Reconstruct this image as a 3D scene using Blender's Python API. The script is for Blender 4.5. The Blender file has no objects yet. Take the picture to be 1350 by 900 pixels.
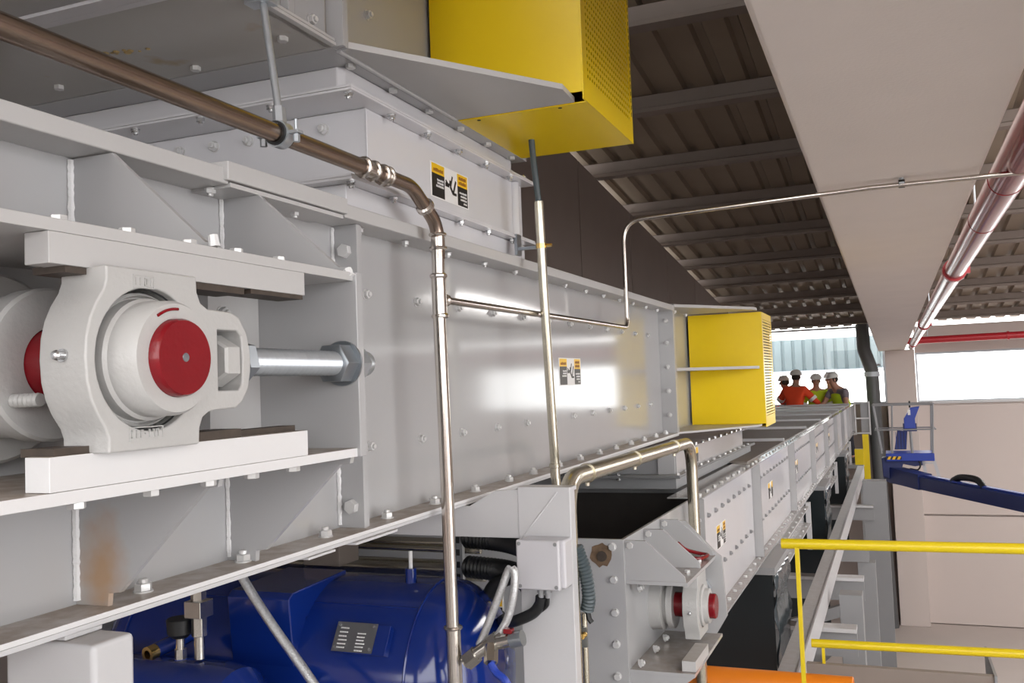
import bpy, bmesh, math, random
from mathutils import Vector, Matrix, Quaternion
random.seed(7)
C = bpy.context.scene
COL = C.collection
PI = math.pi

# ------------------------------------------------------------------ camera
cam_d = bpy.data.cameras.new('camera')
cam = bpy.data.objects.new('camera', cam_d)
COL.objects.link(cam)
cam_d.sensor_width = 36.0
cam_d.lens = 36.0 * 1220.0 / 1350.0
cam_d.clip_start = 0.05
cam_d.clip_end = 300
R3 = Matrix(((0.92499907, 0.05516753, 0.37594316),
             (0.3782681, -0.04017677, -0.92482381),
             (-0.03591606, 0.99766847, -0.05803159)))
cam.matrix_world = R3.to_4x4()
C.camera = cam

# ------------------------------------------------------------------ sky
w = bpy.data.worlds.new('sky')
C.world = w
w.use_nodes = True
bg = w.node_tree.nodes['Background']
bg.inputs['Color'].default_value = (1.0, 0.985, 0.975, 1)
bg.inputs['Strength'].default_value = 5.0

# ------------------------------------------------------------------ fill lights, added unseen to brighten the hall and far wall
def area(name, loc, rot, sx, sy, power, col=(1, 0.97, 0.94)):
    l = bpy.data.lights.new(name, 'AREA')
    l.shape = 'RECTANGLE'
    l.size = sx
    l.size_y = sy
    l.energy = power
    l.color = col
    o = bpy.data.objects.new(name, l)
    o.location = loc
    o.rotation_euler = rot
    COL.objects.link(o)
    return o
area('fill_light', (3.2, -0.5, 3.6), (0, 0, 0), 1.2, 5.0, 60)
area('fill_light', (5.0, 9.0, 2.9), (0, 0, 0), 1.5, 6.0, 350)
area('fill_light', (5.0, 19.0, 1.9), (0, 0, 0), 1.5, 6.0, 500)

vs = C.view_settings
vs.view_transform = 'Standard'
vs.look = 'None'
vs.exposure = 0.02
vs.gamma = 1.0
vs.use_curve_mapping = False

# ------------------------------------------------------------------ frames
# the machines stand very slightly off the axes of the building
MW = Matrix(((0.9999512, -0.00848124, 0.00506629, 0),
             (0.00854383, 0.99988583, -0.01246311, 0),
             (-0.00496, 0.01250579, 0.9999095, 0),
             (0, 0, 0, 1)))
MI = MW.inverted()
I4 = Matrix.Identity(4)
FR = {'M': MW, 'W': I4}
def m2w(p): return MW @ Vector(p)
def w2m(p): return MI @ Vector(p)

# ------------------------------------------------------------------ materials
def nt(name):
    m = bpy.data.materials.new(name)
    m.use_nodes = True
    return m, m.node_tree, m.node_tree.nodes['Principled BSDF']
def mat(name, col, rough=0.5, metal=0.0, var=0.06, vscale=6.0, bump=0.0, bscale=60.0,
        dust=0.0, dustcol=(0.33, 0.28, 0.23), spec=0.5, stain=None, aniso=False, coat=0.0):
    m, t, b = nt(name)
    N, L = t.nodes, t.links
    b.inputs['Roughness'].default_value = rough
    b.inputs['Metallic'].default_value = metal
    b.inputs['Specular IOR Level'].default_value = spec
    if coat:
        b.inputs['Coat Weight'].default_value = coat
        b.inputs['Coat Roughness'].default_value = 0.08
    tc = N.new('ShaderNodeTexCoord')
    nz = N.new('ShaderNodeTexNoise')
    nz.inputs['Scale'].default_value = vscale
    nz.inputs['Detail'].default_value = 5
    L.new(tc.outputs['Object'], nz.inputs['Vector'])
    mx = N.new('ShaderNodeMix')
    mx.data_type = 'RGBA'
    c = Vector(col)
    mx.inputs[6].default_value = (*(c * (1 - var)), 1)
    mx.inputs[7].default_value = (*[min(1, v) for v in (c * (1 + var))], 1)
    L.new(nz.outputs['Fac'], mx.inputs[0])
    out = mx.outputs[2]
    if stain:
        n2 = N.new('ShaderNodeTexNoise')
        n2.inputs['Scale'].default_value = stain[1]
        n2.inputs['Detail'].default_value = 6
        L.new(tc.outputs['Object'], n2.inputs['Vector'])
        r = N.new('ShaderNodeValToRGB')
        r.color_ramp.elements[0].position = stain[2]
        r.color_ramp.elements[1].position = stain[2] + 0.12
        L.new(n2.outputs['Fac'], r.inputs[0])
        m2 = N.new('ShaderNodeMix')
        m2.data_type = 'RGBA'
        m2.inputs[7].default_value = (*stain[0], 1)
        L.new(r.outputs[0], m2.inputs[0])
        L.new(out, m2.inputs[6])
        out = m2.outputs[2]
    if dust:
        g = N.new('ShaderNodeNewGeometry')
        sp = N.new('ShaderNodeSeparateXYZ')
        L.new(g.outputs['Normal'], sp.inputs[0])
        mr = N.new('ShaderNodeMapRange')
        mr.inputs[1].default_value = 0.75
        mr.inputs[2].default_value = 0.97
        L.new(sp.outputs['Z'], mr.inputs[0])
        n3 = N.new('ShaderNodeTexNoise')
        n3.inputs['Scale'].default_value = 25
        n3.inputs['Detail'].default_value = 4
        L.new(tc.outputs['Object'], n3.inputs['Vector'])
        mr3 = N.new('ShaderNodeMapRange')
        mr3.inputs[1].default_value = 0.3
        mr3.inputs[2].default_value = 0.6
        mr3.inputs[3].default_value = dust * 0.6
        mr3.inputs[4].default_value = dust
        L.new(n3.outputs['Fac'], mr3.inputs[0])
        mu = N.new('ShaderNodeMath')
        mu.operation = 'MULTIPLY'
        L.new(mr.outputs[0], mu.inputs[0])
        L.new(mr3.outputs[0], mu.inputs[1])
        m4 = N.new('ShaderNodeMix')
        m4.data_type = 'RGBA'
        m4.inputs[7].default_value = (*dustcol, 1)
        L.new(mu.outputs[0], m4.inputs[0])
        L.new(out, m4.inputs[6])
        out = m4.outputs[2]
    L.new(out, b.inputs['Base Color'])
    if bump:
        nb = N.new('ShaderNodeTexNoise')
        nb.inputs['Scale'].default_value = bscale
        nb.inputs['Detail'].default_value = 3
        L.new(tc.outputs['Object'], nb.inputs['Vector'])
        bp = N.new('ShaderNodeBump')
        bp.inputs['Strength'].default_value = bump
        bp.inputs['Distance'].default_value = 0.002
        L.new(nb.outputs['Fac'], bp.inputs['Height'])
        L.new(bp.outputs[0], b.inputs['Normal'])
    return m

G = {}
G['paint_lit'] = mat('grey_paint_lit', (0.66, 0.66, 0.69), 0.16, var=0.03, bump=0.04, bscale=45, dust=0.6, dustcol=(0.34, 0.30, 0.26))  # lit copy of the grey paint; missing light put into the colour
G['paint'] = mat('grey_paint', (0.42, 0.421, 0.43), 0.095, var=0.03, bump=0.03, bscale=45, dust=0.85, dustcol=(0.30, 0.255, 0.22))
G['paint_flat'] = mat('grey_paint_matt', (0.50, 0.495, 0.495), 0.38, var=0.03, bump=0.15, bscale=80, dust=0.7)
G['paint_cast'] = mat('cast_paint', (0.47, 0.467, 0.46), 0.35, var=0.03, bump=0.5, bscale=110)
G['paint_under'] = mat('underside_paint', (0.44, 0.425, 0.40), 0.27, var=0.04, bump=0.1, bscale=30,
                       stain=((0.36, 0.27, 0.12), 4.2, 0.66))
G['white_paint'] = mat('white_paint', (0.56, 0.56, 0.575), 0.35, var=0.02, bump=0.2, bscale=60, dust=0.7, dustcol=(0.40, 0.36, 0.33))
G['dusty_flange'] = mat('dusty_flange_paint', (0.70, 0.70, 0.71), 0.4, var=0.02, bump=0.2, bscale=60, dust=0.95, dustcol=(0.29, 0.225, 0.17))  # dust on tops; base colour lightened to stand for stronger low light
G['weld'] = mat('weld_bead', (0.74, 0.74, 0.75), 0.18, bump=1.0, bscale=160)
G['dark_edge'] = mat('bare_edge', (0.06, 0.045, 0.035), 0.6, var=0.4, vscale=50)
G['red'] = mat('red_lacquer', (0.20, 0.004, 0.009), 0.25, var=0.15, vscale=25, bump=0.2, bscale=150)
G['zinc'] = mat('zinc_steel', (0.50, 0.54, 0.58), 0.3, 0.65, var=0.1, vscale=60)
G['dark_zinc'] = mat('dark_zinc_steel', (0.30, 0.33, 0.36), 0.3, 0.75, var=0.15, vscale=40)
G['bolt'] = mat('painted_bolt', (0.62, 0.62, 0.62), 0.3, 0.25, var=0.05)
G['bright_bolt'] = mat('bright_bolt', (0.62, 0.63, 0.64), 0.22, 0.9, var=0.05)
G['bronze'] = mat('brown_steel', (0.34, 0.27, 0.225), 0.27, 1.0, var=0.12, vscale=14)
G['stainless'] = mat('stainless', (0.62, 0.575, 0.53), 0.2, 1.0, var=0.08, vscale=20)
G['conduit'] = mat('galvanised_conduit', (0.60, 0.56, 0.46), 0.26, 0.9, var=0.08, vscale=10)
G['yellow'] = mat('yellow_paint', (0.93, 0.66, 0.001), 0.3, var=0.03, bump=0.1, bscale=60)
G['rail_yellow'] = mat('rail_yellow', (0.74, 0.56, 0.01), 0.3, var=0.06, vscale=10, bump=0.2, bscale=40)
G['orange'] = mat('orange_paint', (0.80, 0.22, 0.01), 0.4, var=0.08, vscale=4)
G['blue'] = mat('blue_lacquer', (0.005, 0.024, 0.19), 0.14, var=0.15, vscale=4, bump=0.1, bscale=14, dust=0.25, dustcol=(0.10, 0.10, 0.12), coat=0.4)
G['lift_blue'] = mat('lift_blue', (0.015, 0.05, 0.38), 0.35, var=0.1)
G['dark_blue'] = mat('boom_blue', (0.012, 0.025, 0.14), 0.35, var=0.1)
G['black'] = mat('black_rubber', (0.012, 0.013, 0.014), 0.45, var=0.2)
G['grey_hose'] = mat('grey_hose', (0.055, 0.075, 0.085), 0.4, var=0.2)
G['residue'] = mat('sealant_residue', (0.42, 0.31, 0.14), 0.5, var=0.4, vscale=40)
G['rust'] = mat('rust', (0.16, 0.105, 0.065), 0.8, var=0.6, vscale=60)
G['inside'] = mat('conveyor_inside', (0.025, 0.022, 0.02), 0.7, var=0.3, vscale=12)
G['skirt'] = mat('skirt_rubber', (0.006, 0.011, 0.014), 0.3, var=0.3, bump=0.3, bscale=4)
G['film'] = mat('plastic_film', (0.045, 0.06, 0.07), 0.13, var=0.5, vscale=8, bump=1.0, bscale=10)
G['box'] = mat('box_plastic', (0.55, 0.545, 0.575), 0.35, var=0.015)
G['braid'] = mat('braided_steel', (0.55, 0.56, 0.57), 0.35, 0.7, var=0.35, vscale=180, bump=0.8, bscale=220)
G['brass'] = mat('brass', (0.72, 0.50, 0.18), 0.22, 1.0)
G['nickel'] = mat('nickel_fitting', (0.56, 0.54, 0.50), 0.25, 1.0, var=0.1, vscale=40)
G['plate'] = mat('data_plate', (0.20, 0.20, 0.21), 0.35, 0.6, var=0.1)
G['mark_white'] = mat('print_white', (0.82, 0.82, 0.82), 0.5, var=0.02)
G['mark_black'] = mat('print_black', (0.015, 0.013, 0.013), 0.4, var=0.1)
G['mark_yellow'] = mat('print_yellow', (0.85, 0.52, 0.01), 0.4, var=0.03)
G['mark_brown'] = mat('print_brown', (0.32, 0.13, 0.02), 0.5, var=0.1)
G['concrete'] = mat('beam_concrete', (0.80, 0.725, 0.68), 0.85, var=0.05, vscale=3, bump=0.5, bscale=90, stain=((0.66, 0.59, 0.55), 9, 0.72))
G['roof_deck'] = mat('roof_deck', (0.28, 0.225, 0.17), 0.55, var=0.12, vscale=2)
G['purlin'] = mat('purlin_concrete', (0.27, 0.225, 0.20), 0.85, var=0.1, vscale=5, bump=0.3, bscale=50)
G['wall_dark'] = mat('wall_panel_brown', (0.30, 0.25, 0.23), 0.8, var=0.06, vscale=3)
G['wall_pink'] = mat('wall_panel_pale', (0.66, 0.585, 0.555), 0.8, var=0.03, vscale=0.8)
G['floor'] = mat('floor_concrete', (0.56, 0.50, 0.47), 0.6, var=0.08, vscale=0.7)
G['steel_brown'] = mat('brown_primer', (0.24, 0.20, 0.175), 0.6, var=0.1, dust=0.4)
G['frame_grey'] = mat('frame_grey', (0.27, 0.275, 0.285), 0.45, var=0.05, dust=0.3)
G['lid'] = mat('dusty_lid', (0.21, 0.18, 0.16), 0.5, var=0.1, vscale=3)
G['red_pipe'] = mat('red_pipe_paint', (0.27, 0.012, 0.02), 0.22, var=0.08, vscale=6, coat=0.3)
G['red_bright'] = mat('red_pipe_bright', (0.48, 0.02, 0.03), 0.35, var=0.05)
G['downpipe'] = mat('grey_downpipe', (0.10, 0.105, 0.11), 0.5, var=0.1)
G['cladding'] = mat('green_grey_cladding', (0.24, 0.30, 0.32), 0.35, 0.2, var=0.1, vscale=2)
G['frame_white'] = mat('window_frame', (0.55, 0.60, 0.66), 0.4, var=0.03)
G['skin'] = mat('skin', (0.45, 0.23, 0.16), 0.55, var=0.05)
G['hair'] = mat('dark_hair', (0.03, 0.022, 0.018), 0.7, var=0.2)
G['helmet'] = mat('helmet_white', (0.72, 0.72, 0.70), 0.3, var=0.02)
G['hivis_orange'] = mat('hivis_orange', (0.85, 0.075, 0.02), 0.8, var=0.08, vscale=12)
G['hivis_yellow'] = mat('hivis_yellow', (0.50, 0.68, 0.02), 0.8, var=0.08, vscale=12)
G['reflective'] = mat('reflective_band', (0.75, 0.75, 0.74), 0.35, var=0.02)
G['navy'] = mat('navy_cloth', (0.02, 0.022, 0.035), 0.85, var=0.2, vscale=15)
G['shirt'] = mat('grey_shirt', (0.20, 0.17, 0.20), 0.85, var=0.3, vscale=20)

def glass_mat():
    m, t, b = nt('window_glass')
    N, L = t.nodes, t.links
    N.remove(b)
    tr = N.new('ShaderNodeBsdfTransparent')
    tr.inputs['Color'].default_value = (0.97, 0.98, 0.98, 1)
    gl = N.new('ShaderNodeBsdfGlossy')
    gl.inputs['Roughness'].default_value = 0.02
    mx = N.new('ShaderNodeMixShader')
    fr = N.new('ShaderNodeFresnel')
    fr.inputs['IOR'].default_value = 1.3
    L.new(fr.outputs[0], mx.inputs[0])
    L.new(tr.outputs[0], mx.inputs[1])
    L.new(gl.outputs[0], mx.inputs[2])
    L.new(mx.outputs[0], N['Material Output'].inputs['Surface'])
    return m
G['glass'] = glass_mat()

def rust_mat():
    """grey paint with one rust run (a stain with its own place on the plate)"""
    m = G['paint'].copy()
    m.name = 'grey_paint_rust_run'
    t = m.node_tree
    N, L = t.nodes, t.links
    b = N['Principled BSDF']
    src = b.inputs['Base Color'].links[0].from_socket
    tc = N.new('ShaderNodeTexCoord')
    mp = N.new('ShaderNodeMapping')
    mp.inputs['Location'].default_value = (0, 0, 0)
    L.new(tc.outputs['Object'], mp.inputs[0])
    nz = N.new('ShaderNodeTexNoise')
    nz.inputs['Scale'].default_value = 30
    L.new(tc.outputs['Object'], nz.inputs['Vector'])
    vd = N.new('ShaderNodeVectorMath')
    vd.operation = 'SUBTRACT'
    vd.inputs[1].default_value = RUST
    L.new(tc.outputs['Object'], vd.inputs[0])
    vm = N.new('ShaderNodeVectorMath')
    vm.operation = 'MULTIPLY'
    vm.inputs[1].default_value = (14, 3, 7)
    L.new(vd.outputs[0], vm.inputs[0])
    ln = N.new('ShaderNodeVectorMath')
    ln.operation = 'LENGTH'
    L.new(vm.outputs[0], ln.inputs[0])
    ad = N.new('ShaderNodeMath')
    ad.operation = 'ADD'
    mu = N.new('ShaderNodeMath')
    mu.operation = 'MULTIPLY'
    mu.inputs[1].default_value = 0.6
    L.new(nz.outputs['Fac'], mu.inputs[0])
    L.new(ln.outputs['Value'], ad.inputs[0])
    L.new(mu.outputs[0], ad.inputs[1])
    mr = N.new('ShaderNodeMapRange')
    mr.inputs[1].default_value = 0.35
    mr.inputs[2].default_value = 1.15
    mr.inputs[3].default_value = 0.75
    mr.inputs[4].default_value = 0.0
    L.new(ad.outputs[0], mr.inputs[0])
    mx = N.new('ShaderNodeMix')
    mx.data_type = 'RGBA'
    mx.inputs[7].default_value = (0.42, 0.23, 0.09, 1)
    L.new(mr.outputs[0], mx.inputs[0])
    L.new(src, mx.inputs[6])
    L.new(mx.outputs[2], b.inputs['Base Color'])
    return m

# ------------------------------------------------------------------ mesh builder
class MB:
    def __init__(s):
        s.b = bmesh.new()
    def face(s, vs):
        try: return s.b.faces.new(vs)
        except ValueError: return None
    def hexa(s, p):
        v = [s.b.verts.new(q) for q in p]
        for f in ((0, 3, 2, 1), (4, 5, 6, 7), (0, 1, 5, 4), (1, 2, 6, 5), (2, 3, 7, 6), (3, 0, 4, 7)):
            s.face([v[i] for i in f])
        return s
    def box(s, x0, x1, y0, y1, z0, z1):
        if x0 > x1: x0, x1 = x1, x0
        if y0 > y1: y0, y1 = y1, y0
        if z0 > z1: z0, z1 = z1, z0
        return s.hexa([(x0, y0, z0), (x1, y0, z0), (x1, y1, z0), (x0, y1, z0),
                       (x0, y0, z1), (x1, y0, z1), (x1, y1, z1), (x0, y1, z1)])
    def obox(s, a, b, wd, ht, up=(0, 0, 1)):
        """bar from a to b, wd across, ht along up"""
        a, b, up = Vector(a), Vector(b), Vector(up)
        d = (b - a).normalized()
        sd = d.cross(up).normalized() * (wd / 2)
        u = sd.cross(d).normalized() * (ht / 2)
        return s.hexa([a - sd - u, b - sd - u, b + sd - u, a + sd - u,
                       a - sd + u, b - sd + u, b + sd + u, a + sd + u])
    def prism(s, poly, axis, t0, t1):
        """poly: 2-D outline; axis 0: (y,z) along x, 1: (x,z) along y, 2: (x,y) along z"""
        def P(a, b, t):
            return ((t, a, b), (a, t, b), (a, b, t))[axis]
        lo = [s.b.verts.new(P(a, b, t0)) for a, b in poly]
        hi = [s.b.verts.new(P(a, b, t1)) for a, b in poly]
        n = len(poly)
        s.face(lo[::-1]); s.face(hi)
        for i in range(n):
            s.face([lo[i], lo[(i + 1) % n], hi[(i + 1) % n], hi[i]])
        return s
    def ring(s, outer, inner, axis, t0, t1):
        """outline with a hole (both loops same length)"""
        def P(a, b, t):
            return ((t, a, b), (a, t, b), (a, b, t))[axis]
        n = len(outer)
        L = [[s.b.verts.new(P(a, b, t)) for a, b in lp] for t in (t0, t1) for lp in (outer, inner)]
        o0, i0, o1, i1 = L
        for k in range(n):
            j = (k + 1) % n
            s.face([o0[j], o0[k], i0[k], i0[j]])
            s.face([o1[k], o1[j], i1[j], i1[k]])
            s.face([o0[k], o0[j], o1[j], o1[k]])
            s.face([i0[j], i0[k], i1[k], i1[j]])
        return s
    def frame(s, o, d):
        d = Vector(d).normalized()
        r = Vector((0, 0, 1)) if abs(d.z) < 0.9 else Vector((1, 0, 0))
        u = d.cross(r).normalized()
        return Vector(o), u, d.cross(u).normalized(), d
    def lathe(s, o, d, prof, n=32, ph=0.0):
        """prof: list of (distance along d, radius)"""
        o, u, v, d = s.frame(o, d)
        rings = []
        for t, r in prof:
            if r < 1e-6:
                rings.append([s.b.verts.new(o + d * t)])
            else:
                rings.append([s.b.verts.new(o + d * t + (u * math.cos(ph + 2 * PI * k / n) + v * math.sin(ph + 2 * PI * k / n)) * r) for k in range(n)])
        for a, b in zip(rings, rings[1:]):
            for k in range(n):
                j = (k + 1) % n
                if len(a) == 1 and len(b) == 1: continue
                if len(a) == 1: s.face([a[0], b[j], b[k]])
                elif len(b) == 1: s.face([a[k], a[j], b[0]])
                else: s.face([a[k], a[j], b[j], b[k]])
        return s
    def cyl(s, a, b, r, n=20, r2=None):
        a, b = Vector(a), Vector(b)
        l = (b - a).length
        return s.lathe(a, b - a, [(0, 0), (0, r), (l, r if r2 is None else r2), (l, 0)], n)
    def hexp(s, a, b, r, ch=0.0):
        a, b = Vector(a), Vector(b)
        l = (b - a).length
        return s.lathe(a, b - a, [(0, 0), (0, r), (l - ch, r), (l, r - ch), (l, 0)], 6)
    def tube(s, pts, r, n=14, cap=True):
        pts = [Vector(p) for p in pts]
        N = len(pts)
        rr = r if isinstance(r, (list, tuple)) else [r] * N
        tg = []
        for i in range(N):
            a = pts[max(0, i - 1)]; b = pts[min(N - 1, i + 1)]
            tg.append((b - a).normalized())
        ref = Vector((0, 0, 1)) if abs(tg[0].z) < 0.9 else Vector((1, 0, 0))
        u = tg[0].cross(ref).normalized()
        rings = []
        for i in range(N):
            if i:
                u = (u - tg[i] * u.dot(tg[i])).normalized()
            v = tg[i].cross(u)
            rings.append([s.b.verts.new(pts[i] + (u * math.cos(2 * PI * k / n) + v * math.sin(2 * PI * k / n)) * rr[i]) for k in range(n)])
        for a, b in zip(rings, rings[1:]):
            for k in range(n):
                j = (k + 1) % n
                s.face([a[k], a[j], b[j], b[k]])
        if cap:
            s.face(rings[0][::-1]); s.face(rings[-1])
        return s
    def sphere(s, c, r, n=14, sc=(1, 1, 1)):
        c = Vector(c)
        m = n // 2
        rings = []
        for i in range(m + 1):
            th = PI * i / m
            if i in (0, m):
                rings.append([s.b.verts.new(c + Vector((0, 0, r * sc[2] * math.cos(th))))])
            else:
                rings.append([s.b.verts.new(c + Vector((r * sc[0] * math.sin(th) * math.cos(2 * PI * k / n), r * sc[1] * math.sin(th) * math.sin(2 * PI * k / n), r * sc[2] * math.cos(th)))) for k in range(n)])
        for a, b in zip(rings, rings[1:]):
            for k in range(n):
                j = (k + 1) % n
                if len(a) == 1: s.face([a[0], b[k], b[j]])
                elif len(b) == 1: s.face([a[k], b[0], a[j]])
                else: s.face([a[k], b[k], b[j], a[j]])
        return s
    def mesh(s, name, org=(0, 0, 0), sharp=32):
        b = s.b
        bmesh.ops.recalc_face_normals(b, faces=b.faces)
        o = Vector(org)
        for v in b.verts: v.co -= o
        for f in b.faces: f.smooth = True
        lim = math.radians(sharp)
        for e in b.edges:
            if len(e.link_faces) == 2 and e.calc_face_angle(0) > lim: e.smooth = False
        me = bpy.data.meshes.new(name)
        b.to_mesh(me)
        b.free()
        return me

def fillet(pts, rad, n=7):
    pts = [Vector(p) for p in pts]
    out = [pts[0]]
    for i in range(1, len(pts) - 1):
        r = rad[i - 1] if isinstance(rad, (list, tuple)) else rad
        p, a, b = pts[i], pts[i - 1], pts[i + 1]
        d1 = (a - p).normalized(); d2 = (b - p).normalized()
        ang = d1.angle(d2)
        if ang > PI - 0.02 or r <= 0:
            out.append(p); continue
        t = min(r / math.tan(ang / 2), 0.49 * (a - p).length, 0.49 * (b - p).length)
        q0, q1 = p + d1 * t, p + d2 * t
        for k in range(n + 1):
            f = k / n
            out.append((q0.lerp(p, f)).lerp(p.lerp(q1, f), f))
    out.append(pts[-1])
    return out
def spline(pts, n=8):
    pts = [Vector(p) for p in pts]
    P = [pts[0] * 2 - pts[1]] + pts + [pts[-1] * 2 - pts[-2]]
    out = []
    for i in range(1, len(P) - 2):
        a, b, c, d = P[i - 1:i + 3]
        for k in range(n):
            t = k / n
            out.append(0.5 * ((2 * b) + (c - a) * t + (2 * a - 5 * b + 4 * c - d) * t * t + (3 * b - a - 3 * c + d) * t ** 3))
    out.append(pts[-1])
    return out
def resample(pts, step):
    out = [pts[0]]
    acc = 0
    for a, b in zip(pts, pts[1:]):
        l = (b - a).length
        if l < 1e-9: continue
        t = step - acc
        while t <= l:
            out.append(a.lerp(b, t / l)); t += step
        acc = l - (t - step)
    return out
def corrugated(pts, r, pitch, n=14):
    q = resample(spline(pts, 12), pitch / 2)
    return MB().tube(q, [r if i % 2 else r * 0.86 for i in range(len(q))], n)

# ------------------------------------------------------------------ objects
ORG = {}
def tag(o, label=None, cat=None, group=None, kind=None):
    if label: o['label'] = label
    if cat: o['category'] = cat
    if group: o['group'] = group
    if kind: o['kind'] = kind
    return o
def thing(name, label, cat, loc=(0, 0, 0), fr='W', group=None):
    o = bpy.data.objects.new(name, None)
    o.empty_display_size = 0.1
    COL.objects.link(o)
    o.matrix_world = FR[fr] @ Matrix.Translation(Vector(loc))
    ORG[o] = Vector(loc)
    return tag(o, label, cat, group)
def setbev(o, bev):
    if bev:
        m = o.modifiers.new('bevel', 'BEVEL')
        m.width = bev
        m.segments = 2
        m.limit_method = 'ANGLE'
        m.angle_limit = math.radians(40)
        m.harden_normals = True
def part(name, mb, m, parent, bev=0.0, label=None, kind=None):
    me = mb.mesh(name, ORG[parent])
    me.materials.append(G[m])
    o = bpy.data.objects.new(name, me)
    COL.objects.link(o)
    o.parent = parent
    ORG[o] = ORG[parent]
    setbev(o, bev)
    return tag(o, label, None, None, kind)
def solo(name, label, cat, mb, m, loc=(0, 0, 0), fr='W', bev=0.0, group=None, kind=None):
    me = mb.mesh(name, loc)
    me.materials.append(G[m])
    o = bpy.data.objects.new(name, me)
    COL.objects.link(o)
    o.matrix_world = FR[fr] @ Matrix.Translation(Vector(loc))
    ORG[o] = Vector(loc)
    setbev(o, bev)
    return tag(o, label, cat, group, kind)
def struct(name, mb, m, bev=0.0):
    return solo(name, None, None, mb, m, bev=bev, kind='structure')

def bolt_mesh(name, m, stub=True, washer=True):
    b = MB()
    z = 0.0
    if washer:
        b.lathe((0, 0, 0), (0, 0, 1), [(0, 0), (0, 1.14), (0.18, 1.14), (0.18, 0)], 12)
        z = 0.2
    b.hexp((0, 0, z), (0, 0, z + 0.85), 1.0, 0.1)
    if stub:
        b.lathe((0, 0, z + 0.8), (0, 0, 1), [(0, 0), (0, 0.55), (0.45, 0.55), (0.55, 0.45), (0.55, 0)], 10)
    me = b.mesh(name)
    me.materials.append(G[m])
    return me
G['dull_bolt'] = mat('dull_bolt', (0.34, 0.34, 0.35), 0.4, 0.3, var=0.1)
BM = {'dull': bolt_mesh('dull_nut', 'dull_bolt'), 'nut': bolt_mesh('nut', 'bolt'), 'head': bolt_mesh('bolt_head', 'bolt', False, True),
      'bright': bolt_mesh('bright_nut', 'bright_bolt'), 'plain': bolt_mesh('hex_head', 'bolt', False, False),
      'bhead': bolt_mesh('bright_head', 'bright_bolt', False, True)}
def bolts(parent, pts, axis, r=0.012, kind='nut', jitter=True):
    q = Vector((0, 0, 1)).rotation_difference(Vector(axis))
    for p in pts:
        o = bpy.data.objects.new('bolt', BM[kind])
        COL.objects.link(o)
        o.parent = parent
        o.location = Vector(p) - ORG[parent]
        o.rotation_mode = 'QUATERNION'
        o.rotation_quaternion = q @ Quaternion((0, 0, 1), random.uniform(0, 1) if jitter else 0)
        o.scale = (r, r, r)
def weld(pts, r=0.006):
    q = resample([Vector(p) for p in pts], 0.006)
    return MB().tube(q, [r * random.uniform(0.75, 1.2) for _ in q], 7)

# ================================================================== SETTING
FZ = -6.15
FY = 26.0
struct('floor', MB().box(-8, 16, -8, 30, FZ - 0.2, FZ), 'floor')
def roof_z(y): return 4.15 - 0.1 * y
# trapezoidal roof deck, ribs running along the hall
mb = MB()
y0, y1 = -5.0, 26.3
prof = []
x = -9.0
while x < 15.0:
    for dx, dz in ((0, 0), (0.20, 0), (0.225, 0.06), (0.305, 0.06)):
        prof.append((x + dx, dz))
    x += 0.33
lo = [mb.b.verts.new((px, y0, roof_z(y0) + pz)) for px, pz in prof]
hi = [mb.b.verts.new((px, y1, roof_z(y1) + pz)) for px, pz in prof]
lo2 = [mb.b.verts.new((px, y0, roof_z(y0) + pz + 0.06)) for px, pz in prof]
hi2 = [mb.b.verts.new((px, y1, roof_z(y1) + pz + 0.06)) for px, pz in prof]
for i in range(len(prof) - 1):
    mb.face([lo[i], lo[i + 1], hi[i + 1], hi[i]])
    mb.face([lo2[i], hi2[i], hi2[i + 1], lo2[i + 1]])
    mb.face([lo[i], lo2[i], lo2[i + 1], lo[i + 1]])
    mb.face([hi[i], hi[i + 1], hi2[i + 1], hi2[i]])
deck = struct('ceiling', mb, 'roof_deck')
# purlins: small precast tees across the hall
for k in range(10):
    y = 7.85 + 1.885 * k
    z = roof_z(y)
    mb = MB().prism([(y - 0.055, z - 0.002), (y - 0.045, z - 0.13), (y - 0.09, z - 0.15), (y - 0.09, z - 0.19),
                     (y + 0.09, z - 0.19), (y + 0.09, z - 0.15), (y + 0.045, z - 0.13), (y + 0.055, z - 0.002)], 0, -9.0, 14.0)
    part('purlin', mb, 'purlin', deck)
# main precast beam
mb = MB()
mb.hexa([(-0.255, -4, 0.845), (0.39, -4, 0.845), (0.39, 25.9, 0.80), (-0.255, 25.9, 0.80),
         (-0.20, -4, roof_z(-4) - 0.2), (0.34, -4, roof_z(-4) - 0.2), (0.34, 25.9, roof_z(25.9) - 0.2), (-0.20, 25.9, roof_z(25.9) - 0.2)])
struct('trim_1', mb, 'concrete', 0.02)
# column under the beam end
struct('trim_2', MB().box(-0.10, 0.60, 25.6, 26.1, FZ, 0.80), 'wall_pink', 0.015)
# left wall of tall panels, its top following the roof
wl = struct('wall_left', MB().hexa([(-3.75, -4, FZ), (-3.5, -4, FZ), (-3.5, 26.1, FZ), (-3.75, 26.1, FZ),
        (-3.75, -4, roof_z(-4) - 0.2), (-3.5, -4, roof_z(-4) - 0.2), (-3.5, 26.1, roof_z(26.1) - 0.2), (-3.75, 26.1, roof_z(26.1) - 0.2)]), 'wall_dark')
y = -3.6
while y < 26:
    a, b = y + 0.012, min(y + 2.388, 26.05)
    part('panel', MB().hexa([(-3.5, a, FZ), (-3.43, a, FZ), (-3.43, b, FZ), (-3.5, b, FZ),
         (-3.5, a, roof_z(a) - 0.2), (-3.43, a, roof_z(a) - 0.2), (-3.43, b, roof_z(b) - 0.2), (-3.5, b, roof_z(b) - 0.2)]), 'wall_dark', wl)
    y += 2.4
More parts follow.
